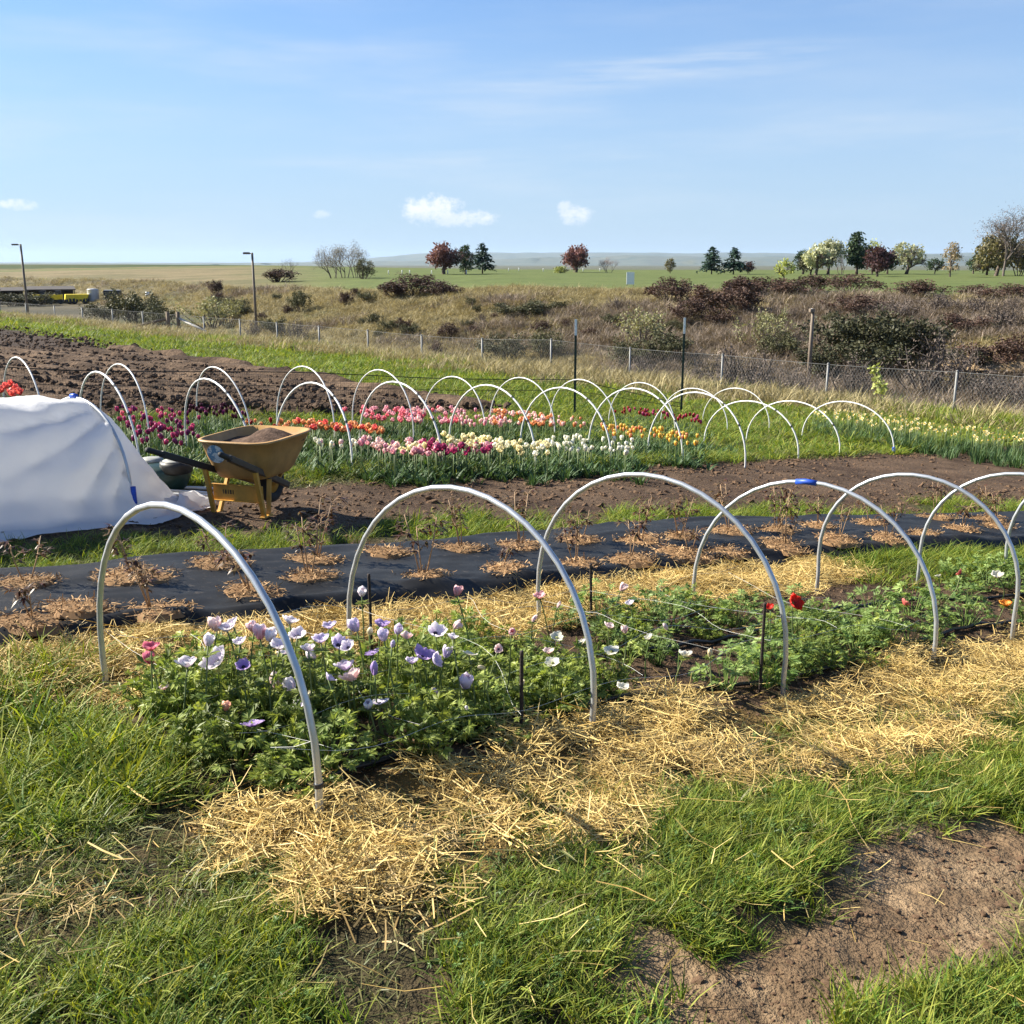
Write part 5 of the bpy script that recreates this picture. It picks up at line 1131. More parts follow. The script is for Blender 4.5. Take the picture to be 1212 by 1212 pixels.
# ------------------------------------------------------------ trees and shrubs
M_TRUNK = mat_plain('bark', (.085, .062, .048), .9, 0, .3, 3); M_GREYT = mat_plain('grey_bark', (.10, .08, .068), .9, 0, .3, 3)
def leafmat(n, a, b, t=.22): return mat_leaf(n, a, b, t, .6, .2, .2)
LM = {'plum': leafmat('plum_leaf', (.13, .055, .06), (.28, .14, .13)), 'dark': leafmat('dark_leaf', (.022, .045, .020), (.06, .095, .04), .12), 'spruce': leafmat('spruce_leaf', (.022, .05, .036), (.06, .10, .07), .08),
      'bloom': leafmat('blossom', (.30, .32, .16), (.60, .60, .40)), 'lime': leafmat('lime_leaf', (.24, .28, .07), (.44, .46, .16)), 'light': leafmat('light_leaf', (.26, .28, .15), (.52, .52, .36)), 'purple': leafmat('purple_leaf', (.05, .028, .035), (.12, .06, .06)),
      'olive': leafmat('olive_leaf', (.10, .10, .045), (.22, .19, .10)), 'tan': leafmat('tan_leaf', (.26, .20, .12), (.42, .33, .2)), 'pinkish': leafmat('pinkish_leaf', (.30, .20, .19), (.48, .34, .32)), 'bramble': leafmat('bramble', (.05, .032, .026), (.12, .07, .05), .08),
      'brush': leafmat('brush', (.05, .055, .028), (.12, .115, .055), .1), 'brambleg': leafmat('bramble_green', (.03, .036, .018), (.085, .083, .042), .08), 'twig': leafmat('twig', (.10, .078, .065), (.22, .17, .14), .05), 'greybud': leafmat('grey_bud', (.17, .15, .115), (.34, .31, .24), .1), 'willow': leafmat('willow', (.17, .18, .085), (.30, .28, .15), .2)}
def limbs(rngl, H, spread, levels=4, nb=3, r0=.12, trunk=.3, droop=0., stems=1):
    mb = MB(); tips = []
    def grow(p, d, L, r, lv):
        n = 3; pts = [p]
        for k in range(n): d = unit((d + rngl.normal(0, .10, 3) + np.array((0, 0, .05 - droop * (levels - lv) * .1)))[None])[0]; pts.append(pts[-1] + d * L / n)
        mb.add(*tube(pts, np.linspace(r, r * .62, n + 1), 5 if lv > 1 else 3, False)); tips.append((pts[-1], lv))
        if lv == 0: return
        for k in range(nb + (rngl.random() < .4)):
            a = rngl.random() * 6.283; s = unit(np.cross(d, (math.cos(a), math.sin(a), .3))[None])[0]; nd = unit((d * rngl.uniform(.6, 1.0) + s * spread * rngl.uniform(.6, 1.2))[None])[0]
            grow(pts[-1] if k == 0 else pts[-1 - (k % 2)] if k < 2 else pts[-2], nd, L * rngl.uniform(.6, .8), r * .6, lv - 1)
    for k in range(stems):
        a = k * 6.283 / stems + rngl.random(); tl = .45 if stems > 1 else 0; grow(np.array((math.cos(a) * tl * .3, math.sin(a) * tl * .3, -.2)), unit(np.array([(math.cos(a) * tl, math.sin(a) * tl, 1.)]))[0], H * trunk, r0 / stems ** .4, levels)
    return mb, tips
def leaves(mb, rngl, C, rad, n, size):
    C = np.asarray(C); i = rngl.integers(0, len(C), n); p = C[i] + unit(rngl.normal(size=(n, 3))) * (rngl.random(n) ** .5 * np.broadcast_to(rad, (len(C),))[i])[:, None]
    d = unit(rngl.normal(size=(n, 3))); s = unit(np.cross(d, rngl.normal(size=(n, 3)))); L = size * rngl.uniform(.6, 1.3, n)
    add_strips(mb, p, d, s, L, L * .7, rngl.normal(0, .2, (n, 3)), ts=(0, .5, 1), taper=(.4, 1, .3), rnd=np.clip(rngl.random(n) * .6 + .4 * vnoise(i * 1.7, i * .9, 3), 0, 1))
def tree(px, base, top, wpx, dist, kind, leaf, label, seed, name='tree', n=1500):
    r_ = np.random.default_rng(seed); wpx *= 1.15; top -= 1.5; x, y, z = far_at(px, base, dist); H = z_at(px, top, x, y) - z; W = wpx / FPX * dist; t = thing(name, label, 'tree', (x, y, z - .05), r_.random() * 6); cr = MB()
    if kind == 'conifer':
        mb = MB(); mb.add(*tube([(0, 0, -.3), (0, 0, H * .5), (0, 0, H * .98)], [H * .028, H * .018, .02], 7)); mb.build('trunk', M_TRUNK, t, True)
        for k in range(int(H * 15)):
            f = r_.uniform(.12, .99) ** .85; a = r_.random() * 6.283; L = W * .6 * (1 - f) ** .8 * r_.uniform(.7, 1.2) + .1; b = np.array((0, 0, H * f)); m = max(4, int(L * 9)); q = (np.arange(m) + .5) / m * L
            p = b + np.stack([np.cos(a) * q, np.sin(a) * q, .10 * q - .10 * q * q + r_.normal(0, .06, m)], 1); d = unit(np.stack([np.cos(a) + r_.normal(0, .7, m), np.sin(a) + r_.normal(0, .7, m), r_.normal(-.25, .35, m)], 1)); s = unit(np.cross(d, r_.normal(size=(m, 3)) * .4 + (0, 0, 1)))
            add_strips(cr, p, d, s, np.full(m, .60) * r_.uniform(.6, 1.2, m), np.full(m, .34), r_.normal(0, .2, (m, 3)), ts=(0, .5, 1), taper=(1, .8, .1), rnd=r_.random(m))
    elif kind == 'bare':
        mb, tips = limbs(r_, H, .55, 6, 3 if wpx > 60 else 2, H * (.0055 if wpx > 60 else .010), .14, 0., 1 if wpx > 60 else 4); V = np.concatenate(mb.V); sc = np.array((W / (np.ptp(V[:, 0]) + .1), W / (np.ptp(V[:, 1]) + .1), H / (V[:, 2].max() + .01))); mb.V = [q * sc for q in mb.V]; mb.build('trunk', M_GREYT, t, True)
        if leaf: leaves(cr, r_, np.array([p for p, l in tips if l < 3]) * sc, W * .11, n * 4, W * .014)
    else:
        low = .22 if kind != 'column' else .06
        mb, tips = limbs(r_, H * .8, .75, 4, 3, H * .03, .34); V = np.concatenate(mb.V); sc = np.array((W * .8 / (np.ptp(V[:, 0]) + .1), W * .8 / (np.ptp(V[:, 1]) + .1), H * .92 / (V[:, 2].max() + .01))); mb.V = [q * sc for q in mb.V]; mb.build('trunk', M_TRUNK, t, True)
        m = 46; C = []
        while len(C) < m:
            p = r_.uniform(-1, 1, 3)
            if np.linalg.norm(p) < 1: C.append(p / max(np.linalg.norm(p), .3) * max(np.linalg.norm(p), .55 * r_.random()))
        C = np.array(C); taper = 1 - (.55 * np.clip(C[:, 2], 0, 1) if kind == 'column' else .15 * np.clip(C[:, 2], 0, 1)); C = C * np.array((W * .42, W * .42, H * (1 - low) * .45)); C[:, 0] *= taper; C[:, 1] *= taper; C[:, 2] += H * (low + (1 - low) * .5)
        leaves(cr, r_, C, W * (.11 if kind == 'open' else .15) * r_.uniform(.7, 1.3, m), n, W * .055 + .05)
    if cr.n: cr.build('crown', LM[leaf], t)
D = 215
TR = [(1050, 326, 300, 26, 232, 'round', 'dark', 'low dark evergreen filling the gap behind the purplish tree', 1400), (958, 330, 304, 24, 220, 'round', 'brush', 'olive bushy tree at the foot of the blossoming tree', 1200), (1168, 328, 300, 30, 215, 'round', 'brush', 'dense olive bush beside the big bare tree', 1300), (1205, 330, 272, 44, 205, 'bare', 'twig', 'second bare brown tree crowding the largest one', 900), (408, 331, 286, 46, 192, 'bare', 'greybud', 'tall grey budding tree in the middle of the bare clump', 700), (525, 327, 290, 36, D, 'round', 'plum', 'reddish purple leaved round tree beside two dark pines', 2600), (551, 324, 290, 20, D + 4, 'column', 'dark', 'dark green pine between the reddish tree and the spruce', 2200), (571, 323, 288, 24, D + 8, 'conifer', 'spruce', 'dark pointed spruce at the end of a trio of trees', 0),
      (682, 325, 294, 32, 250, 'round', 'plum', 'lone reddish purple round tree on the golf course', 2400), (720, 325, 305, 23, 250, 'bare', 'pinkish', 'small bare pinkish tree near the lone reddish tree', 500), (663, 326, 317, 16, 240, 'column', 'lime', 'small round green bush below the lone reddish tree', 700),
      (793, 328, 304, 12, 240, 'column', 'olive', 'narrow dark upright cypress standing alone', 1200), (842, 328, 293, 26, 225, 'conifer', 'spruce', 'bluish spruce standing left of its wider twin', 0), (868, 327, 294, 28, 225, 'conifer', 'spruce', 'wide bluish spruce beside a small purple tree', 0), (885, 327, 311, 15, 228, 'round', 'purple', 'small dark purple tree next to the spruces', 900),
      (928, 334, 308, 22, 165, 'open', 'lime', 'small yellow green tree above the brambles', 900), (950, 327, 298, 20, 225, 'round', 'dark', 'dark round evergreen behind the blossoming tree', 1600), (966, 328, 292, 30, 215, 'open', 'bloom', 'creamy blossoming tree with a leaning crown', 1500), (980, 326, 284, 32, 222, 'round', 'light', 'taller pale blossoming tree behind the creamy one', 1700), (995, 326, 293, 24, 230, 'bare', 'twig', 'bare grey tree between blossom and dark evergreen', 300),
      (1014, 325, 277, 34, 225, 'column', 'dark', 'tallest dark evergreen tree of the clump', 3000), (1032, 325, 284, 22, 230, 'open', 'lime', 'pale green tree showing behind the dark evergreen', 700), (1038, 332, 296, 36, 190, 'round', 'purple', 'dark purplish round tree in front of the evergreens', 1700), (1072, 326, 287, 34, 225, 'open', 'light', 'airy pale leaved tree standing alone on the lawn', 1100), (1106, 325, 306, 17, 240, 'round', 'dark', 'small round dark tree beside the tan cone shaped tree', 900),
      (1124, 332, 285, 20, 190, 'column', 'tan', 'tan cone shaped tree without green leaves', 900), (1152, 325, 306, 20, 240, 'round', 'dark', 'dark round tree near the big bare tree', 1000), (1187, 331, 244, 62, 200, 'bare', 'twig', 'largest bare branching tree at the edge of the lawn', 900), (1178, 331, 280, 46, 205, 'round', 'olive', 'olive green tree under the big bare tree', 1500), (1220, 330, 285, 50, 210, 'round', 'olive', 'olive brown tree past the big bare tree', 1400),
      (395, 331, 291, 40, 190, 'bare', 'greybud', 'grey budding bare tree with spreading branches', 380), (422, 331, 289, 38, 190, 'bare', 'greybud', 'pale budding bare tree with a dark bush at its foot', 420), (340, 330, 305, 24, 210, 'bare', 'twig', 'small thin bare tree on the far bank', 80)]
for k, (px, b, tp, w, d, kind, leaf, lab, n) in enumerate(TR): tree(px, b, tp, w, d, kind, leaf, lab, 900 + k, n=n)
def shrub_mesh(kind, seed):
    """unit shrub, about 1 wide and 0.6 high"""
    r_ = np.random.default_rng(seed); tw, lf = MB(), MB(); tips = []
    for k in range(26 if kind == 'twig' else 14):
        a = r_.random() * 6.283; sp = r_.uniform(.05, .48); e = np.array((math.cos(a) * sp, math.sin(a) * sp * .8, r_.uniform(.3, .62) * (1 - sp * .5))); b = e * (.2, .2, 0) - (0, 0, .05); m = (b + e) / 2 + r_.normal(0, .05, 3)
        tw.add(*tube([b, m, e], [.012, .008, .003], 3, False)); tips += [e, m * .4 + e * .6]
        for j in range(6 if kind == 'twig' else 3): f = r_.uniform(.4, 1); p = b + (e - b) * f; q = p + unit(r_.normal(size=3) + (0, 0, .7)) * r_.uniform(.08, .2); tw.add(*tube([p, q], [.005, .002], 3, False)); tips.append(q)
    leaves(lf, r_, np.array(tips), .085, 600 if kind == 'twig' else 1300 if kind == 'willow' else 2800, .030 if kind != 'twig' else .022)
    return tw.mesh('twigs', M_GREYT if kind in ('twig', 'willow') else M_TRUNK), lf.mesh('foliage', LM[kind])
SM = {k: [shrub_mesh(k, 950 + 7 * i + j) for j in range(3)] for i, k in enumerate(('bramble', 'brambleg', 'twig', 'willow', 'brush'))}
SL = {'bramble': 'brown leafless bramble thicket on the far bank', 'brambleg': 'dark green bramble thicket on the far bank', 'twig': 'grey brown twiggy shrub beyond the fence', 'willow': 'pale green budding willow shrub beyond the fence', 'brush': 'dark olive brush clump in the valley'}
SH = [(490, 350, 70, 26, 'bramble'), (520, 352, 45, 20, 'bramble'), (470, 352, 35, 18, 'bramble'), (795, 358, 55, 30, 'bramble'), (832, 366, 60, 32, 'bramble'), (872, 356, 66, 30, 'bramble'), (905, 350, 60, 22, 'bramble'), (935, 352, 60, 24, 'bramble'), (965, 345, 50, 20, 'bramble'), (1005, 347, 62, 22, 'bramble'), (1080, 352, 62, 22, 'bramble'), (880, 372, 60, 26, 'bramble'), (815, 380, 50, 22, 'bramble'), (850, 385, 46, 18, 'bramble'),
      (328, 334, 46, 16, 'bramble'), (357, 370, 32, 24, 'brush'), (328, 356, 14, 9, 'brush'), (430, 330, 30, 20, 'brush'), (530, 402, 30, 18, 'bramble'), (518, 420, 24, 16, 'bramble'), (598, 428, 66, 26, 'brush'), (640, 424, 50, 28, 'brush'), (760, 412, 56, 44, 'willow'), (790, 428, 60, 30, 'brush'), (740, 435, 50, 30, 'brush'), (905, 412, 50, 42, 'willow'), (925, 425, 50, 26, 'brush'), (985, 425, 70, 44, 'brambleg'), (1020, 420, 76, 46, 'brambleg'), (1060, 428, 80, 48, 'brambleg'), (1095, 425, 60, 40, 'brambleg'), (1035, 445, 80, 38, 'brambleg'), (975, 446, 70, 36, 'brambleg'),
      (1100, 470, 74, 60, 'twig'), (1135, 462, 50, 44, 'twig'), (868, 466, 74, 52, 'twig'), (905, 470, 64, 44, 'twig'), (830, 462, 40, 30, 'twig'), (760, 448, 44, 28, 'twig'), (1010, 470, 60, 40, 'twig'), (940, 474, 50, 36, 'twig'), (252, 388, 56, 30, 'willow'), (270, 384, 40, 26, 'willow'), (160, 384, 52, 36, 'brush'), (190, 392, 44, 26, 'brush'), (128, 384, 42, 22, 'brush'), (180, 370, 30, 18, 'brush'), (46, 362, 44, 14, 'brush'), (16, 362, 44, 16, 'brush'), (1185, 438, 70, 30, 'bramble'), (1150, 440, 50, 26, 'brambleg'), (1212, 436, 60, 30, 'bramble'), (1175, 480, 70, 36, 'twig'), (1215, 486, 60, 34, 'twig'), (300, 400, 30, 20, 'twig'), (350, 402, 34, 22, 'twig'), (330, 398, 30, 18, 'brush'),
      (640, 395, 30, 14, 'bramble'), (700, 400, 26, 12, 'bramble'), (620, 378, 60, 18, 'brush'), (655, 370, 50, 16, 'brush'), (560, 395, 20, 10, 'bramble'), (450, 400, 20, 10, 'brush'), (1010, 372, 60, 18, 'bramble'), (1060, 378, 60, 20, 'twig'), (1110, 372, 60, 22, 'twig'), (1160, 370, 60, 20, 'twig'), (1130, 395, 60, 20, 'bramble'), (1190, 390, 60, 24, 'twig'), (1200, 355, 60, 18, 'bramble'), (1150, 352, 50, 16, 'bramble')]
for k in range(70):
    px = rng.uniform(250, 1212); py = np.interp(px, [250, 500, 900, 1212], [368, 385, 390, 395]) + rng.normal(0, 17); q = rng.uniform(7, 20)
    SH.append((px, max(py, 350), q * 1.5, q * .8, ('bramble', 'brush', 'twig', 'brush')[k % 4]))
for k, (px, py, w, h, kind) in enumerate(SH):
    if w > 32: w, h = w * 1.25, h * (.82 if py < 372 else 1.05)
    x, y = G(px, py); z = T(x, y); d = math.hypot(x, y); W = w / FPX * d * 1.12; H = h / FPX * d * 1.1 / .62
    where = 'along the crest of the far bank' if py < 362 else 'halfway down the far bank' if py < 405 else 'low in the valley near the fence'; size = 'small ' if w < 32 else 'broad '; lab = size + SL[kind].split(' on ')[0].split(' beyond ')[0].split(' in ')[0] + ' ' + where
    t = thing('shrub', lab, 'shrub', (x, y, z - .03), rng.random() * 6.28, lab); t.scale = (W, W, H)
    a, b = SM[kind][k % 3]; ob('twigs', a, t); ob('foliage', b, t)
def sapling():
    x, y = G(1043, 488); z = T(x, y); d = math.hypot(x, y); h = 50 / FPX * d; r_ = np.random.default_rng(5); mb, tips = limbs(r_, h, .35, 3, 2, .02, .45); V = np.concatenate(mb.V); sc = h / V[:, 2].max(); mb.V = [q * (sc * .6, sc * .6, sc) for q in mb.V]
    t = thing('sapling', 'young sapling with fresh yellow green leaves before the fence', 'tree', (x, y, z)); mb.build('trunk', M_GREYT, t, True); cr = MB(); leaves(cr, r_, np.array([p for p, l in tips if l < 2]) * (sc * .6, sc * .6, sc), .12, 160, .08); cr.build('crown', LM['lime'], t)
sapling()

def soil_pile():
    x, y = G(1195, 474); x, y = x * 1.12, y * 1.12; z = T(x, y); n, m = 16, 40; V = []
    for i in range(n):
        e = i / (n - 1)
        for j in range(m):
            a = j / m * 6.2832; k = 1 + .2 * math.sin(a * 3 + 1) + .12 * math.sin(a * 7); r = e * k; V.append((math.cos(a) * r * 3.6, math.sin(a) * r * 2.0, 1.0 * (1 - e ** 1.6) * (1 + .18 * math.sin(a * 5 + e * 7) + .1 * math.sin(a * 11)) - .1))
    F = [(i * m + j, i * m + (j + 1) % m, (i + 1) * m + (j + 1) % m, (i + 1) * m + j) for i in range(n - 1) for j in range(m)]; mb = MB(); mb.add(V, F)
    tag(mb.build('soil_pile', mat_plain('tan_soil', (.30, .215, .125), .95, 0, .35, 2.5, .8, 9, .1), None, True, (x, y, z)), 'bare tan soil pile behind the chain link fence', 'soil pile')
soil_pile()
# ------------------------------------------------------------ grass, straw and clods: real blades, past counting
def grass_clump(n, rad, L, W, lean, mat, seed, ts=(0, .4, .75, 1), taper=(1, .9, .6, 0.)):
    r_ = np.random.default_rng(seed); mb = MB()
    a = r_.random(n) * 6.283; q = np.sqrt(r_.random(n)) * rad; b = np.stack([np.cos(a) * q, np.sin(a) * q, np.full(n, -.01)], 1)
    la = r_.random(n) * 6.283; d = unit(np.stack([np.cos(la) * .35 * lean, np.sin(la) * .35 * lean, np.ones(n)], 1) + np.stack([np.cos(a) * q, np.sin(a) * q, q * 0], 1) / rad * .3)
    k = r_.uniform(.2, 1., n) * lean; c = np.stack([np.cos(la) * k, np.sin(la) * k, -k * .45], 1)
    s = unit(np.stack([np.cos(la + 1.57 + r_.normal(0, .6, n)), np.sin(la + 1.57), r_.normal(0, .15, n)], 1))
    add_strips(mb, b, d, s, L * r_.uniform(.4, 1.15, n), W * r_.uniform(.6, 1.2, n), c, ts=ts, taper=taper, rnd=np.clip(r_.random(n) ** 1.3, 0, 1))
    return mb.mesh('grass_tuft', mat)
def straw_mat(n, rad, seed, mat, L=(.05, .17), flat=.22):
    r_ = np.random.default_rng(seed); mb = MB()
    a = r_.random(n) * 6.283; q = np.sqrt(r_.random(n)) * rad; th = r_.random(n) * 6.283
    d = unit(np.stack([np.cos(th), np.sin(th), r_.normal(0, flat, n)], 1)); Ln = r_.uniform(*L, n)
    b = np.stack([np.cos(a) * q, np.sin(a) * q, .006 + r_.random(n) ** 1.5 * .032], 1) - d * (Ln / 2)[:, None] * np.array((1, 1, .6))
    s = unit(np.cross(d, np.array((0, 0, 1.)) + r_.normal(0, .5, (n, 3))))
    add_strips(mb, b, d, s, Ln, r_.uniform(.0015, .0036, n), r_.normal(0, .2, (n, 3)), ts=(0, .5, 1), taper=(.9, 1, .7), rnd=r_.random(n))
    return mb.mesh('straw_tuft', mat)
def clod_mesh(seed, mat):
    import bmesh
    bm = bmesh.new(); bmesh.ops.create_icosphere(bm, subdivisions=2, radius=1); r_ = np.random.default_rng(seed); ph = r_.random(9) * 6
    for v in bm.verts:
        p = v.co; k = 1 + .22 * math.sin(p.x * 3 + ph[0]) * math.sin(p.y * 3.4 + ph[1]) + .16 * math.sin(p.z * 5 + ph[2] + p.x * 4) + r_.normal(0, .09); v.co = p * k; v.co.z *= .68
    me = bpy.data.meshes.new('clod'); bm.to_mesh(me); bm.free(); me.materials.append(mat); return me
def pick(n, u0, u1, w0, w1, maskf, view=33.):
    u = rng.uniform(u0, u1, n); w = rng.uniform(w0, w1, n); x, y = xy_w(u, w); ok = in_view(x, y, view); x, y = x[ok], y[ok]
    Z = zones(x, y); p = maskf(Z, x, y); k = rng.random(len(x)) < p
    return x[k], y[k], {q: (v[k] if hasattr(v, '__len__') else v) for q, v in Z.items()}
def P3(x, y, dz=0.): return np.stack([x, y, tz(x, y) + dz], 1)

M_GR = mat_leaf('grass_blade', (.075, .150, .019), (.315, .325, .060), .36, .55, .28, .18, (1.25, 1.2, .42))
M_GRD = mat_leaf('grass_blade_dull', (.085, .115, .028), (.26, .225, .085), .28, .5, .28, .3, (1.2, 1.15, .6))
M_CLV = mat_leaf('clover_leaf', (.05, .11, .025), (.12, .19, .05), .25, .5, .3)
M_DRY = mat_leaf('dry_grass_blade', (.21, .175, .085), (.43, .36, .19), .22, .6, .3, .2, (1.1, 1.05, .8))
M_DRK = mat_leaf('weed_blade', (.14, .11, .085), (.31, .245, .19), .15, .7, .3, .2)
M_ST = mat_leaf('straw', (.35, .225, .06), (.75, .58, .235), .14, .55, .22, .22, (1.1, 1.0, .7))
M_STR = mat_leaf('straw_old', (.28, .175, .06), (.54, .39, .15), .1, .5, .22, .3)
M_CL = mat_plain('soil_clod', (.135, .086, .054), .95, 0, .4, 6, .5, 30, .1)
fine = [grass_clump(50, .042, .066, .0032, .85, M_GR, 400 + k) for k in range(5)] + [foliage_clump(9, .05, .035, .016, 1, 405 + k).mesh('clover', M_CLV) for k in range(2)]
lush = [grass_clump(44, .05, .115, .0050, .95, M_GR, 420 + k) for k in range(5)]
dull = [grass_clump(34, .05, .055, .0030, 1.5, M_GRD, 440 + k) for k in range(4)]
# near grass
def near_grass():
    def m(Z, x, y):
        tall = np.clip(Z['grass'] - Z['straw'] * .55, 0, 1) + .22 * Z['straw'] * (1 - sst(Z['w'], 1.9, 2.25)); nz = fbm(x / .28, y / .28, 2, 501)
        worn = band(Z['w'] + Z['n1'] * .25, 2.0, 2.52, .12) * (1 - sst(Z['u'], .85, 1.1)) + .6 * band(Z['w'] + Z['n1'] * .3, 1.55, 1.95, .1) * band(Z['u'] + Z['n1'] * .8, .75, 1.7, .2)
        return tall * sst(nz, .27, .50) * (1 - worn * .72) * (1 - sst(Z['w'], 2.9, 3.4) * 0)
    x, y, Z = pick(21000, -2.5, 6.2, -.6, 2.6, m)
    nz = fbm(x / .6, y / .6, 2, 503); h = .50 + .95 * nz + .45 * band(Z['w'], .2, 1.0, .3) * (1 - sst(Z['u'], 1.0, 1.4))
    worn = band(Z['w'] + Z['n1'] * .25, 2.0, 2.5, .12) * (1 - sst(Z['u'], .85, 1.1)); h = h * (1 - .45 * worn)
    s = rng.uniform(.8, 1.25, len(x)); r = rotz(len(x), .16); r[:, 1] -= .10
    scatter('grass', P3(x, y), r, np.stack([s, s, s * h], 1), fine, rng.choice(7, len(x), p=[.18] * 5 + [.05] * 2), label='short green grass over the foreground and around the bare dirt path', cat='grass')
    # taller, coarser grass at the end of the bed and the green strip along the straw
    def m2(Z, x, y):
        a = sst(Z['w'] + Z['n1'] * .3, 2.45, 2.65) * (1 - sst(Z['w'], 3.75, 3.95)) * (1 - sst(Z['u'] + Z['n1'] * .4, .86, 1.06))
        b = band(Z['w'] + Z['n1'] * .2, 1.46, 1.74, .08) * sst(Z['u'] + Z['n1'] * .5, 1.5, 2.0) * .8
        c = band(Z['w'] + Z['n1'] * .3, .25, .95, .1) * (1 - sst(Z['u'], 1.15, 1.35)) * .35 * sst(fbm(x / .35, y / .35, 2, 505), .45, .6)
        return np.maximum.reduce([a, b, c, .8 * band(Z['w'] + Z['n1'] * .2, .2, .9, .1) * sst(Z['u'], 1.5, 1.7)]) * sst(fbm(x / .2, y / .2, 2, 506), .25, .45)
    x, y, Z = pick(11000, -2.5, 6.5, .1, 4.0, m2)
    s = rng.uniform(.7, 1.15, len(x)) * np.where(Z['w'] > 2.3, 1.3, .72); r = rotz(len(x), .18); r[:, 1] -= .12
    scatter('tall_grass', P3(x, y), r, np.stack([s, s, s * rng.uniform(.7, 1.2, len(x))], 1), lush, label='taller lush green grass clump at the end of the hooped bed', cat='grass')
    # worn, yellowed turf
    def m3(Z, x, y):
        return np.clip(band(Z['w'] + Z['n1'] * .3, 1.75, 2.6, .15) * (1 - sst(Z['u'], .8, 1.15)) + band(Z['w'], 1.38, 2.1, .15) * sst(Z['u'], .8, 1.2) * .8, 0, 1) * (1 - Z['path'])
    x, y, Z = pick(9000, -2.5, 6.5, .0, 2.7, lambda Z, x, y: np.maximum(m3(Z, x, y) * .6, .16 * Z['grass']))
    scatter('worn_grass', P3(x, y), rotz(len(x), .2), sc3(len(x), .8, 1.3, .6, 1.2), dull, label='short yellowed worn turf between the lush grass and the straw', cat='grass')
near_grass()
straw_v = [straw_mat(95, .10, 460 + k, M_ST, (.035, .13)) for k in range(5)]
straw_o = [straw_mat(40, .10, 470 + k, M_STR, (.02, .09), .15) for k in range(3)]
loose = [straw_mat(1, .001, 480 + k, M_ST, (.05, .16), .10) for k in range(8)]
def straw():
    x, y, Z = pick(4600, -3, 6.6, 1.3, 4.1, lambda Z, x, y: np.clip(Z['straw'] * 1.15, 0, 1) ** 1.5 * sst(fbm(x / .22, y / .22, 2, 511) + .12 * (Z['w'] > 3), .22, .48) * .9)
    n = len(x); z = rng.random(n) * .02
    idx = np.where(rng.random(n) < np.where(Z['w'] > 3, .12, .34), rng.integers(5, 8, n), rng.integers(0, 5, n))
    p = P3(x, y); p[:, 2] += z
    scatter('straw', p, rotz(n, .12), sc3(n, .75, 1.25, .6, 1.1), straw_v + straw_o, idx, 'loose yellow straw mulch along both sides of the hooped bed', 'straw')
    x, y, Z = pick(2600, -2.2, 6, .5, 4.1, lambda Z, x, y: np.clip(Z['grass'] * .16 + Z['path'] * .16 + Z['bed'] * .22 + band(Z['w'], 1.2, 2.6, .2) * .5, 0, .9))
    p = P3(x, y, .028 ); p[:, 2] -= Z['path'] * .022
    s = rng.uniform(.5, 1.15, len(x)); scatter('stray_straw', p, rotz(len(x), .10), np.stack([s, s * rng.uniform(1, 1.8, len(x)), s], 1), loose, label='single stray straw stalks scattered over grass and dirt', cat='straw')
straw()
def straw_fringe():
    x, y, Z = pick(2600, -2.5, 6.5, 1.4, 2.6, lambda Z, x, y: np.clip(band(Z['w'] + Z['n1'] * .5, 1.72, 2.05, .12) * sst(Z['u'], .6, 1.) * .75 + band(Z['w'] + Z['n1'] * .3, 1.95, 2.5, .12) * band(Z['u'] + Z['n1'] * .5, -.2, 1.0, .2) * .55, 0, 1) * sst(fbm(x / .15, y / .15, 2, 515), .38, .6))
    n = len(x); p = P3(x, y, .012); q = rng.uniform(.5, .95, n)
    scatter('straw_fringe', p, rotz(n, .15), np.stack([q, q, q * .7], 1), straw_o + thin, label='thin straw litter fading into the grass', cat='straw')
thin = [straw_mat(16, .13, 490 + k, M_ST, (.03, .14), .2) for k in range(4)]
straw_fringe()
clods = [clod_mesh(520 + k, M_CL) for k in range(5)]
def soil():
    x, y, Z = pick(80000, -1, 8, .8, 3.7, lambda Z, x, y: np.clip(Z['path'] * np.interp(fbm(x / .12, y / .12, 2, 521), [.35, .62], [.25, 1]) + Z['bed'] * .5, 0, 1))
    n = len(x); s = np.exp(rng.normal(-5.9, .65, n)); s = np.minimum(s, .018)
    p = P3(x, y); p[:, 2] += s * .1
    scatter('soil_crumbs', p, rotz(n, .4), np.stack([s * rng.uniform(.8, 1.4, n), s, s * rng.uniform(.5, 1, n)], 1), clods, label='small brown soil crumbs on the bare path and planting bed', cat='soil')
    x, y, Z = pick(9000, -2, 14, 5.2, 7.8, lambda Z, x, y: Z['dirt'] * .85)
    n = len(x); s = np.minimum(np.exp(rng.normal(-4.5, .5, n)), .04); p = P3(x, y); p[:, 2] += s * .1
    scatter('soil_clods', p, rotz(n, .4), np.stack([s * rng.uniform(.8, 1.4, n), s, s * rng.uniform(.5, 1, n)], 1), clods, label='brown clods on the tilled strip before the tulips', cat='soil')
soil()
def plough_clods():
    n = 30000; r = 13 * (45 / 13) ** rng.random(n); a = np.radians(rng.uniform(-30, 4, n)); x, y = r * np.sin(a), r * np.cos(a); Z = zones(x, y); k = rng.random(n) < Z['plow'] * .34; x, y = x[k], y[k]; n = len(x)
    s = np.minimum(np.exp(rng.normal(-3.7, .5, n)), .07); scatter('plough_clods', P3(x, y, .16), rotz(n, .4), np.stack([s * rng.uniform(.8, 1.5, n), s, s], 1), [clod_mesh(530 + k, M_CLD) for k in range(3)], label='dark clods over the ploughed field', cat='soil')
M_CLD = mat_plain('dark_clod', (.10, .068, .047), .95, 0, .4, 3, .5, 12, .1)
plough_clods()
mid = [grass_clump(40, .10, .14, .006, 1.1, M_GR, 540 + k) for k in range(4)]
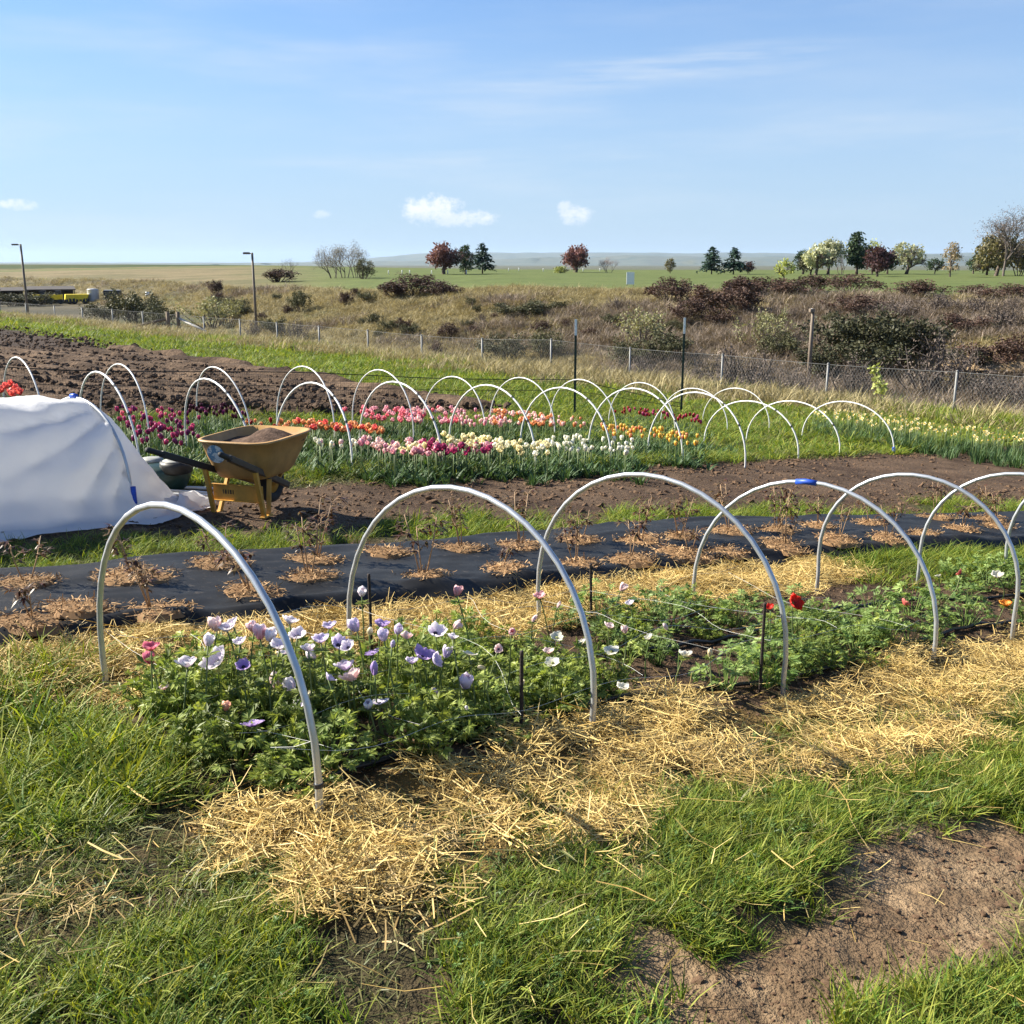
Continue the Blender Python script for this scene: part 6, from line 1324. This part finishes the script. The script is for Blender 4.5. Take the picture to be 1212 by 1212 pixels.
midd = [grass_clump(40, .13, .10, .007, 1.2, M_GRD, 550 + k) for k in range(3)]
def mid_grass():
    def m(Z, x, y): return Z['grass'] * sst(fbm(x / .4, y / .4, 2, 531) + .15 * band(Z['w'], 5.3, 5.7, .1), .36, .55)
    x, y, Z = pick(5200, -4, 14, 5.15, 6.3, m); n = len(x); s = rng.uniform(.45, 1.05, n) * np.interp(Z['u'], [2, 4], [.7, 1.1])
    scatter('edge_grass', P3(x, y), rotz(n, .15), np.stack([s, s, s * rng.uniform(.6, 1.3, n)], 1), mid, label='green weedy grass strip behind the black fabric', cat='grass')
    x, y, Z = pick(12500, -3, 20, 7.3, 13., lambda Z, x, y: Z['grass'] * (1 - .8 * Z['tulip']) * np.interp(Z['w'], [7.3, 7.8, 8, 13], [.8, 1, .6, .5])); n = len(x); s = rng.uniform(.7, 1.3, n) * 1.15
    scatter('tulip_bed_grass', P3(x, y), rotz(n, .15), np.stack([s, s, s * rng.uniform(.5, 1.1, n)], 1), mid + midd, label='green grass around the rows of tulips and white hoops', cat='grass')
    x, y, Z = pick(2600, 2, 15, 7.55, 8.5, lambda Z, x, y: sst(fbm(x / .35, y / .35, 2, 533), .36, .55) * band(Z['w'] - np.interp(Z['u'], [4, 8], [.2, 0]), 7.75, 8.2, .12)); n = len(x); s = rng.uniform(.5, 1.1, n)
    scatter('bed_front_grass', P3(x, y), rotz(n, .15), np.stack([s, s, s * rng.uniform(.5, 1.2, n)], 1), mid, label='ragged green grass edge in front of the tulip row', cat='grass')
    x, y, Z = pick(700, 5.2, 8, 3.3, 4.1, lambda Z, x, y: sst(Z['u'], 5.2, 5.9) * .8 + 0 * x); n = len(x); s = rng.uniform(.5, .9, n)
    scatter('bed_end_grass', P3(x, y), rotz(n, .15), np.stack([s, s, s], 1), mid, label='short green weeds between the ranunculus and the black fabric', cat='grass')
mid_grass()
fieldg = [grass_clump(44, .34, .20, .020, 1.1, M_GR, 560 + k, (0, .6, 1), (1, .8, 0.)) for k in range(4)] + [grass_clump(40, .34, .17, .020, 1.2, M_GRD, 570, (0, .6, 1), (1, .8, 0.))]
dryt = [grass_clump(36, .30, .55, .022, .8, M_DRY, 580 + k, (0, .6, 1), (1, .7, 0.)) for k in range(4)]
weed = [grass_clump(30, .35, .8, .03, .7, M_DRK, 590 + k, (0, .6, 1), (1, .7, 0.)) for k in range(3)]
def field_grass():
    n = 60000; r = 13 * (70 / 13) ** rng.random(n); a = np.radians(rng.uniform(-31, 31, n)); x, y = r * np.sin(a), r * np.cos(a); Z = zones(x, y)
    k = (Z['w'] > 11.5) | (Z['u'] > 9); k &= rng.random(n) < Z['grass'] * (1 - .6 * Z['fencedry']) * .30
    x, y = x[k], y[k]; n = len(x); s = rng.uniform(.6, 1.2, n) * np.interp(np.hypot(x, y), [13, 60], [.75, 1.6])
    scatter('meadow_grass', P3(x, y), rotz(n, .12), np.stack([s, s, s * rng.uniform(.5, 1.1, n)], 1), fieldg, label='rough green meadow grass sloping down to the chain link fence', cat='grass')
    n = 15000; t = rng.uniform(-2, 75, n); s = rng.normal(.6, 1.5, n); x0, y0 = 9.6, 22.; x = 9.6 - .686 * t - .728 * s; y = 21.9 + .728 * t - .686 * s; x += 3 * .686 * (rng.random(n) < 0)
    x2 = 9.6 + .686 * rng.uniform(0, 14, 1500); y2 = 21.9 - .728 * (x2 - 9.6) / .686; sd = rng.normal(.6, 1.3, 1500); x = np.r_[x, x2 - .728 * sd]; y = np.r_[y, y2 - .686 * sd]; s = np.r_[s, sd]
    k = in_view(x, y) & (rng.random(len(x)) < .55); x, y = x[k], y[k]; n = len(x)
    idx = np.where(fbm(x / 3, y / 3, 2, 541) + rng.normal(0, .1, n) > .52, rng.integers(4, 8, n), rng.integers(0, 4, n)); q = rng.uniform(.5, 1.15, n)
    scatter('fence_line_grass', P3(x, y), rotz(n, .12), np.stack([q, q, q * np.where(idx > 3, 1.9, .9) * rng.uniform(.6, 1.2, n)], 1), dryt + fieldg[:4], idx, 'pale dry grass and green weeds along the chain link fence', 'grass')
    # valley floor and bank
    n = 52000; a = np.radians(rng.uniform(-30, 30, n)); ad = np.degrees(a); rb, rc = np.interp(ad, AZ, RB), np.interp(ad, AZ, RC); r = lerp(rb * .8, rc * 1.01, rng.random(n)); x, y = r * np.sin(a), r * np.cos(a); Z = zones(x, y)
    pr = (Z['bank'] * np.interp(ad, [-26, -12], [.35, 1]) + .22 * Z['floor'] * (r < 125)) * np.interp(r, [50, 110, 260], [1, .9, .5]) * np.interp(fbm(x / 5, y / 5, 4, 63), [.35, .65], [1, .55])
    k = rng.random(n) < pr; x, y, Zt, aa = x[k], y[k], Z['t'][k], ad[k]; n = len(x)
    idx = np.where(fbm(x / 8, y / 8, 3, 544) + np.interp(aa, [-10, 0, 10, 16], [-.16, -.08, .08, .13]) + rng.normal(0, .07, n) > .56, rng.integers(4, 7, n), rng.integers(0, 4, n))
    q = rng.uniform(.7, 1.7, n) * np.interp(np.hypot(x, y), [50, 260], [.9, 1.7])
    scatter('bank_grass', P3(x, y), rotz(n, .2), np.stack([q, q, q * rng.uniform(.3, .75, n)], 1), dryt + weed, idx, 'dry tan grass and dead weeds covering the far bank', 'grass')
field_grass()
